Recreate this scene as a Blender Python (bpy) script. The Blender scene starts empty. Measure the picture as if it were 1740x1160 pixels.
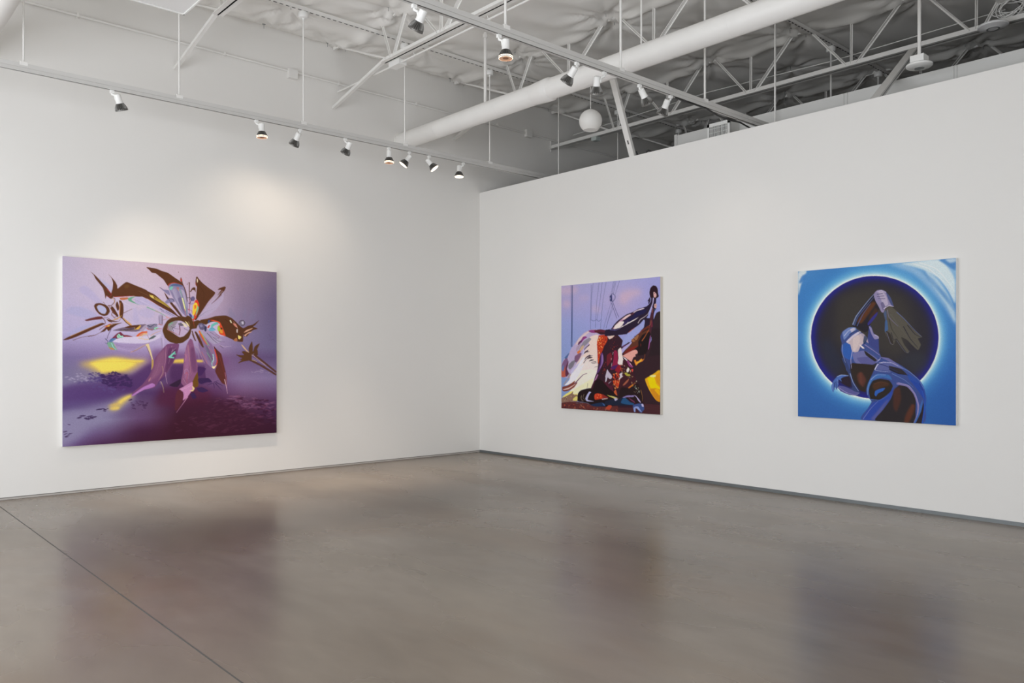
import bpy, bmesh, math, random
import numpy as np
from mathutils import Vector, Matrix

C = bpy.context.scene.collection
PI = math.pi

# ------------------------------------------------------------ basic helpers
class MB:
    """collects boxes, tubes and lathes and links them as ONE mesh object"""
    def __init__(self):
        self.v, self.f, self.m = [], [], []
        self.mi = 0
    def add(self, verts, faces):
        o = len(self.v)
        self.v += [tuple(p) for p in verts]
        self.f += [tuple(i + o for i in q) for q in faces]
        self.m += [self.mi] * len(faces)
        return self
    def box(self, a, b):
        x0, x1 = sorted((a[0], b[0])); y0, y1 = sorted((a[1], b[1])); z0, z1 = sorted((a[2], b[2]))
        return self.add([(x0,y0,z0),(x1,y0,z0),(x1,y1,z0),(x0,y1,z0),(x0,y0,z1),(x1,y0,z1),(x1,y1,z1),(x0,y1,z1)],
                        [(0,3,2,1),(4,5,6,7),(0,1,5,4),(1,2,6,5),(2,3,7,6),(3,0,4,7)])
    def bar(self, p, q, w, h, up=(0,0,1)):
        """square bar from p to q, w wide and h high"""
        p, q = Vector(p), Vector(q); d = (q - p).normalized()
        s = d.cross(Vector(up))
        if s.length < 1e-4: s = d.cross(Vector((1,0,0)))
        s.normalize(); u = s.cross(d)
        vs = []
        for c in (p, q):
            for a, b in ((-1,-1),(1,-1),(1,1),(-1,1)):
                vs.append(c + s*a*w/2 + u*b*h/2)
        return self.add(vs, [(0,1,2,3),(7,6,5,4),(0,4,5,1),(1,5,6,2),(2,6,7,3),(3,7,4,0)])
    def tube(self, pts, r, n=12, caps=True):
        pts = [Vector(p) for p in pts]; rs = r if isinstance(r, (list, tuple)) else [r]*len(pts)
        vs, fs = [], []
        d0 = (pts[1]-pts[0]).normalized()
        ref = Vector((0,0,1)) if abs(d0.z) < .9 else Vector((1,0,0))
        for i, p in enumerate(pts):
            d = (pts[min(i+1,len(pts)-1)] - pts[max(i-1,0)]).normalized()
            s = d.cross(ref).normalized(); u = s.cross(d)
            for k in range(n):
                a = 2*PI*k/n
                vs.append(p + (s*math.cos(a) + u*math.sin(a))*rs[i])
        for i in range(len(pts)-1):
            for k in range(n):
                fs.append((i*n+k, i*n+(k+1)%n, (i+1)*n+(k+1)%n, (i+1)*n+k))
        if caps:
            fs.append(tuple(range(n))[::-1]); fs.append(tuple((len(pts)-1)*n+k for k in range(n)))
        return self.add(vs, fs)
    def lathe(self, prof, M=Matrix(), n=32, ribs=None, caps=True):
        """prof: (radius, z) list turned about z, placed by M; ribs = (count, depth) makes fins"""
        vs, fs = [], []
        for j, (r, z) in enumerate(prof):
            for k in range(n):
                a = 2*PI*k/n
                rr = r
                if ribs and ribs[2] <= j <= ribs[3] and k % 2: rr = r*(1-ribs[1])
                vs.append(M @ Vector((rr*math.cos(a), rr*math.sin(a), z)))
        for j in range(len(prof)-1):
            for k in range(n):
                fs.append((j*n+k, j*n+(k+1)%n, (j+1)*n+(k+1)%n, (j+1)*n+k))
        if caps and prof[0][0] > 1e-5: fs.append(tuple(range(n))[::-1])
        if caps and prof[-1][0] > 1e-5: fs.append(tuple((len(prof)-1)*n+k for k in range(n)))
        return self.add(vs, fs)
    def build(self, name, mats, parent=None, smooth=False, bevel=0):
        me = bpy.data.meshes.new(name)
        off = Vector(parent_loc(parent)) if parent else Vector((0,0,0))
        me.from_pydata([Vector(p) - off for p in self.v], [], self.f)
        for m in (mats if isinstance(mats, (list, tuple)) else [mats]): me.materials.append(m)
        me.polygons.foreach_set('material_index', self.m)
        bm = bmesh.new(); bm.from_mesh(me)
        bmesh.ops.remove_doubles(bm, verts=bm.verts, dist=1e-6)
        bmesh.ops.recalc_face_normals(bm, faces=bm.faces)
        bm.to_mesh(me); bm.free()
        if smooth:
            me.polygons.foreach_set('use_smooth', [True]*len(me.polygons))
            me.set_sharp_from_angle(angle=math.radians(40))
        me.update()
        o = bpy.data.objects.new(name, me); C.objects.link(o)
        if parent: o.parent = parent
        if bevel:
            b = o.modifiers.new('bevel', 'BEVEL'); b.width = bevel; b.segments = 2; b.limit_method = 'ANGLE'
        return o

def parent_loc(o):
    p = Vector((0,0,0))
    while o:
        p += o.location; o = o.parent
    return p

def thing(name, label, cat, loc=(0,0,0), group=None):
    o = bpy.data.objects.new(name, None); C.objects.link(o)
    o.location = loc; o.empty_display_size = .1
    return tag(o, label, cat, group)
def tag(o, label, cat, group=None):
    o['label'] = label; o['category'] = cat
    if group: o['group'] = group
    return o
def struct(o, label=None):
    o['kind'] = 'structure'
    if label: o['label'] = label
    return o

# ------------------------------------------------------------ materials
def srgb(h):
    h = h.lstrip('#'); c = [int(h[i:i+2],16)/255 for i in (0,2,4)]
    return [x/12.92 if x <= .04045 else ((x+.055)/1.055)**2.4 for x in c] + [1]

def mat(name, col, rough=.5, metal=0, spec=.5, noise=0, scale=6, bump=0, bscale=60):
    m = bpy.data.materials.new(name); m.use_nodes = True
    nt = m.node_tree; b = nt.nodes['Principled BSDF']
    col = srgb(col) if isinstance(col, str) else list(col)[:3] + [1]
    b.inputs['Roughness'].default_value = rough; b.inputs['Metallic'].default_value = metal
    b.inputs['Specular IOR Level'].default_value = spec
    tc = nt.nodes.new('ShaderNodeTexCoord')
    n = nt.nodes.new('ShaderNodeTexNoise'); n.inputs['Scale'].default_value = scale; n.inputs['Detail'].default_value = 4
    nt.links.new(tc.outputs['Object'], n.inputs['Vector'])
    r = nt.nodes.new('ShaderNodeMix'); r.data_type = 'RGBA'
    r.inputs[6].default_value = [c*(1-noise) for c in col[:3]] + [1]
    r.inputs[7].default_value = [min(1, c*(1+noise)) for c in col[:3]] + [1]
    nt.links.new(n.outputs['Fac'], r.inputs[0]); nt.links.new(r.outputs[2], b.inputs['Base Color'])
    if bump:
        n2 = nt.nodes.new('ShaderNodeTexNoise'); n2.inputs['Scale'].default_value = bscale; n2.inputs['Detail'].default_value = 3
        nt.links.new(tc.outputs['Object'], n2.inputs['Vector'])
        bp = nt.nodes.new('ShaderNodeBump'); bp.inputs['Strength'].default_value = bump; bp.inputs['Distance'].default_value = .002
        nt.links.new(n2.outputs['Fac'], bp.inputs['Height']); nt.links.new(bp.outputs['Normal'], b.inputs['Normal'])
    return m

def emit(name, col, s):
    m = bpy.data.materials.new(name); m.use_nodes = True
    b = m.node_tree.nodes['Principled BSDF']
    c = list(col) + [1]
    b.inputs['Base Color'].default_value = c; b.inputs['Emission Color'].default_value = c
    b.inputs['Emission Strength'].default_value = s
    m.cycles.emission_sampling = 'NONE'
    return m

M = {}
M['wall'] = mat('painted_drywall', (.80,.79,.765), .75, spec=.15, noise=.012, scale=1.5, bump=.05, bscale=220)
M['high_wall'] = mat('painted_block_wall', (.775,.762,.735), .8, spec=.12, noise=.015, scale=1.2, bump=.08, bscale=120)
M['steel'] = mat('white_painted_steel', (.78,.77,.745), .45, noise=.03, scale=8)
M['track'] = mat('track_enamel', (.58,.57,.55), .5, noise=.02)
M['duct'] = mat('white_painted_duct', (.82,.81,.785), .42, noise=.02, scale=5, bump=.06, bscale=25)
M['white'] = mat('white_enamel', (.82,.82,.80), .35, noise=.01)
M['panel'] = mat('white_matt_panel', (.80,.80,.79), .6, noise=.015)
M['sheet'] = mat('insulation_sheeting', (.83,.82,.79), .42, spec=.5, noise=.04, scale=3)
M['band'] = mat('grey_white_duct_board', (.64,.64,.62), .6, noise=.03, scale=2)
M['joint'] = mat('board_joint', (.50,.50,.48), .6)
M['dark'] = mat('dark_slot', (.03,.03,.03), .6)
M['black'] = mat('black_rubber', (.015,.015,.015), .5)
M['grey'] = mat('grey_metal', (.30,.31,.31), .45, metal=.3, noise=.08, scale=6)
M['fins'] = mat('cast_aluminium_fins', (.16,.155,.145), .4, metal=.6, noise=.15, scale=30)
M['coating'] = mat('grey_green_box', (.45,.50,.48), .5)
M['base_l'] = mat('base_reveal_left', (.46,.43,.40), .55, noise=.06, scale=4)
M['gap'] = mat('shadow_gap', (.16,.15,.14), .7)
M['base_r'] = mat('base_reveal_right', (.16,.175,.18), .4, metal=.3, noise=.15, scale=5)
M['side'] = mat('primed_canvas_edge', (.80,.79,.77), .7, noise=.02)
M['side_raw'] = mat('raw_canvas_edge', (.66,.62,.55), .75, noise=.06, scale=20)
M['cable'] = mat('white_cable', (.70,.70,.68), .5)
M['lens_on'] = emit('lamp_glow', (1.0,.82,.62), 3.2)
M['lens_mid'] = emit('lamp_lens_inner', (.62,.36,.22), .22)
M['lens_core'] = emit('lamp_lens_core', (.30,.13,.06), .15)
# ------------------------------------------------------------ settings
FLOOR_A, FLOOR_B, FLOOR_C = (.140,.108,.080), (.193,.156,.121), (.250,.211,.170)
REFL_Y, REFL_W = 2.6, 1.4  # place and half width of the dark reflection painted on the floor
SPOT_W = (92, 9)
GAIN_L, GAIN_R = (1.0,1.02,1.03), (1.14,1.12,1.11)
SKY = (.935,.945,.99); SKY_S = 5.0
EXPO = 0.0
# ---------------------------------------------------------------- painter
def hexc(h):
    h = h.lstrip('#')
    return np.array([int(h[i:i+2], 16) / 255.0 for i in (0, 2, 4)])

def smooth_ring(P, closed=True, n=4, k=0.27):
    P = np.asarray(P, float)
    m = len(P)
    if m < 3:
        return P
    out = []
    rng = range(m) if closed else range(m - 1)
    for i in rng:
        if closed:
            a, b, c, d = P[i-1], P[i], P[(i+1) % m], P[(i+2) % m]
        else:
            a, b, c, d = P[max(i-1, 0)], P[i], P[i+1], P[min(i+2, m-1)]
        t1, t2 = (c - a) * k, (d - b) * k
        L = np.hypot(*(c - b)) + 1e-9
        for t in (t1, t2):
            s = np.hypot(*t)
            if s > L:
                t *= L / s
        for j in range(n):
            u = j / n
            h00 = 2*u**3 - 3*u**2 + 1; h10 = u**3 - 2*u**2 + u
            h01 = -2*u**3 + 3*u**2; h11 = u**3 - u**2
            out.append(h00*b + h10*t1 + h01*c + h11*t2)
    if not closed:
        out.append(P[-1])
    return np.array(out)

class Painter:
    """paints a picture on a grid of vertices; canvas units are millimetres, y down"""
    def __init__(self, W, H, nx, ny):
        self.W, self.H, self.nx, self.ny = W, H, nx, ny
        self.img = np.zeros((ny, nx, 3))
        self.sx, self.sy = (nx - 1) / W, (ny - 1) / H

    def background(self, vs, rows):
        g = np.array(rows)
        xs = np.linspace(0, g.shape[1] - 1, self.nx)
        i = np.clip(xs.astype(int), 0, g.shape[1] - 2); f = xs - i
        f = (f * f * (3 - 2 * f))[None, :, None] * .5 + f[None, :, None] * .5
        wide = g[:, i] * (1 - f) + g[:, i + 1] * f
        yv = np.linspace(0, 1, self.ny)
        j = np.clip(np.searchsorted(vs, yv, 'right') - 1, 0, len(vs) - 2)
        f = (yv - np.array(vs)[j]) / (np.array(vs)[j+1] - np.array(vs)[j])
        f = f[:, None, None]
        self.img = wide[j] * (1 - f) + wide[j + 1] * f

    def mask(self, rings, pad):
        allp = np.concatenate(rings)
        x0 = max(int(allp[:, 0].min() - pad - 2), 0); x1 = min(int(allp[:, 0].max() + pad + 3), self.nx)
        y0 = max(int(allp[:, 1].min() - pad - 2), 0); y1 = min(int(allp[:, 1].max() + pad + 3), self.ny)
        if x1 <= x0 or y1 <= y0:
            return None
        m = np.zeros((y1 - y0, x1 - x0))
        A = np.concatenate(rings); B = np.concatenate([np.roll(r, -1, 0) for r in rings])
        SS = 3
        px = np.arange(x0, x1)
        for r in range(y1 - y0):
            for s in range(SS):
                y = y0 + r + (s + .5) / SS - .5
                hit = (A[:, 1] <= y) != (B[:, 1] <= y)
                if not hit.any():
                    continue
                a, b = A[hit], B[hit]
                xs = np.sort(a[:, 0] + (y - a[:, 1]) / (b[:, 1] - a[:, 1]) * (b[:, 0] - a[:, 0]))
                for q in range(0, len(xs) - 1, 2):
                    m[r] += np.clip(np.minimum(px + .5, xs[q+1]) - np.maximum(px - .5, xs[q]), 0, 1)
        return np.clip(m / SS, 0, 1), x0, y0, x1, y1

    def fill(self, rings, col, a=1.0, f=0.0):
        rings = [np.asarray(r) * (self.sx, self.sy) for r in rings]
        fp = f * self.sx
        res = self.mask(rings, fp * 2)
        if res is None:
            return
        m, x0, y0, x1, y1 = res
        k = int(round(fp * .7))
        if k >= 1:
            for _ in range(3):
                for ax in (0, 1):
                    p = np.pad(m, [(k, k) if q == ax else (0, 0) for q in (0, 1)], mode='edge')
                    c = np.cumsum(p, ax)
                    c = np.concatenate([np.zeros_like(np.take(c, [0], ax)), c], ax)
                    n = m.shape[ax]
                    m = (np.take(c, range(2*k+1, 2*k+1+n), ax) - np.take(c, range(0, n), ax)) / (2*k+1)
        m = (m * a)[..., None]
        t = self.img[y0:y1, x0:x1]
        self.img[y0:y1, x0:x1] = t * (1 - m) + col * m

    def stroke(self, P, col, w0, w1, a=1.0):
        P = smooth_ring(P, False)
        d = np.gradient(P, axis=0)
        n = np.stack([-d[:, 1], d[:, 0]], 1) / (np.hypot(d[:, 0], d[:, 1])[:, None] + 1e-9)
        w = (np.linspace(w0, w1, len(P)) / 2)[:, None]
        self.fill([np.concatenate([P + n * w, (P - n * w)[::-1]])], col, a)

    def run(self, text):
        L = [l for l in text.strip().split('\n') if l]
        i = 0
        while i < len(L):
            l = L[i]; i += 1
            if l.startswith('bg'):
                vs = [float(v) for v in l.split()[2:]]
                self.background(vs, [[hexc(c) for c in L[i + k].split()] for k in range(len(vs))])
                i += len(vs)
                continue
            head, tail = l.split(' : ')
            h = head.split()
            o = dict(t.split('=') for t in h[1:] if '=' in t)
            rings = [np.array([[float(c) for c in p.split(',')] for p in r.split()]) for r in tail.split(' r ')]
            a = float(o.get('a', 1))
            if h[0] == 'p':
                self.fill([smooth_ring(r) for r in rings], hexc(h[1]), a, float(o.get('f', 0)))
            elif h[0] == 's':
                w = [float(v) for v in o['w'].split(',')]
                self.stroke(rings[0], hexc(h[1]), max(w[0], 1.2), max(w[-1], 1.2), a)
            else:
                rnd = random.Random(int(o['seed']))
                R = rings[0]
                cols = [hexc(c) for c in o['cols'].split(',')] if 'cols' in o else [hexc(h[1])]
                n = int(o['n']) if 'n' in o else int(h[1])
                rx = float(o['rx']); ry = float(o.get('ry', rx * .7))
                done = tries = 0
                while done < n and tries < n * 30:
                    tries += 1
                    x = rnd.uniform(R[:, 0].min(), R[:, 0].max()); y = rnd.uniform(R[:, 1].min(), R[:, 1].max())
                    B = np.roll(R, -1, 0)
                    hit = (R[:, 1] <= y) != (B[:, 1] <= y)
                    xs = R[hit, 0] + (y - R[hit, 1]) / (B[hit, 1] - R[hit, 1]) * (B[hit, 0] - R[hit, 0])
                    if (xs > x).sum() % 2 == 0:
                        continue
                    done += 1
                    s = rnd.uniform(.5, 1.2); th = rnd.uniform(-.35, .35) if h[0] == 'leaf' else rnd.uniform(0, 3.1)
                    q = []
                    for k in range(9):
                        g = k / 9 * 6.283; rr = rnd.uniform(.6, 1.2)
                        u, v = rx * s * rr * math.cos(g), ry * s * rr * math.sin(g)
                        q.append((x + u * math.cos(th) - v * math.sin(th), y + u * math.sin(th) + v * math.cos(th)))
                    self.fill([np.array(q)], cols[rnd.randrange(len(cols))], a)
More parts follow.
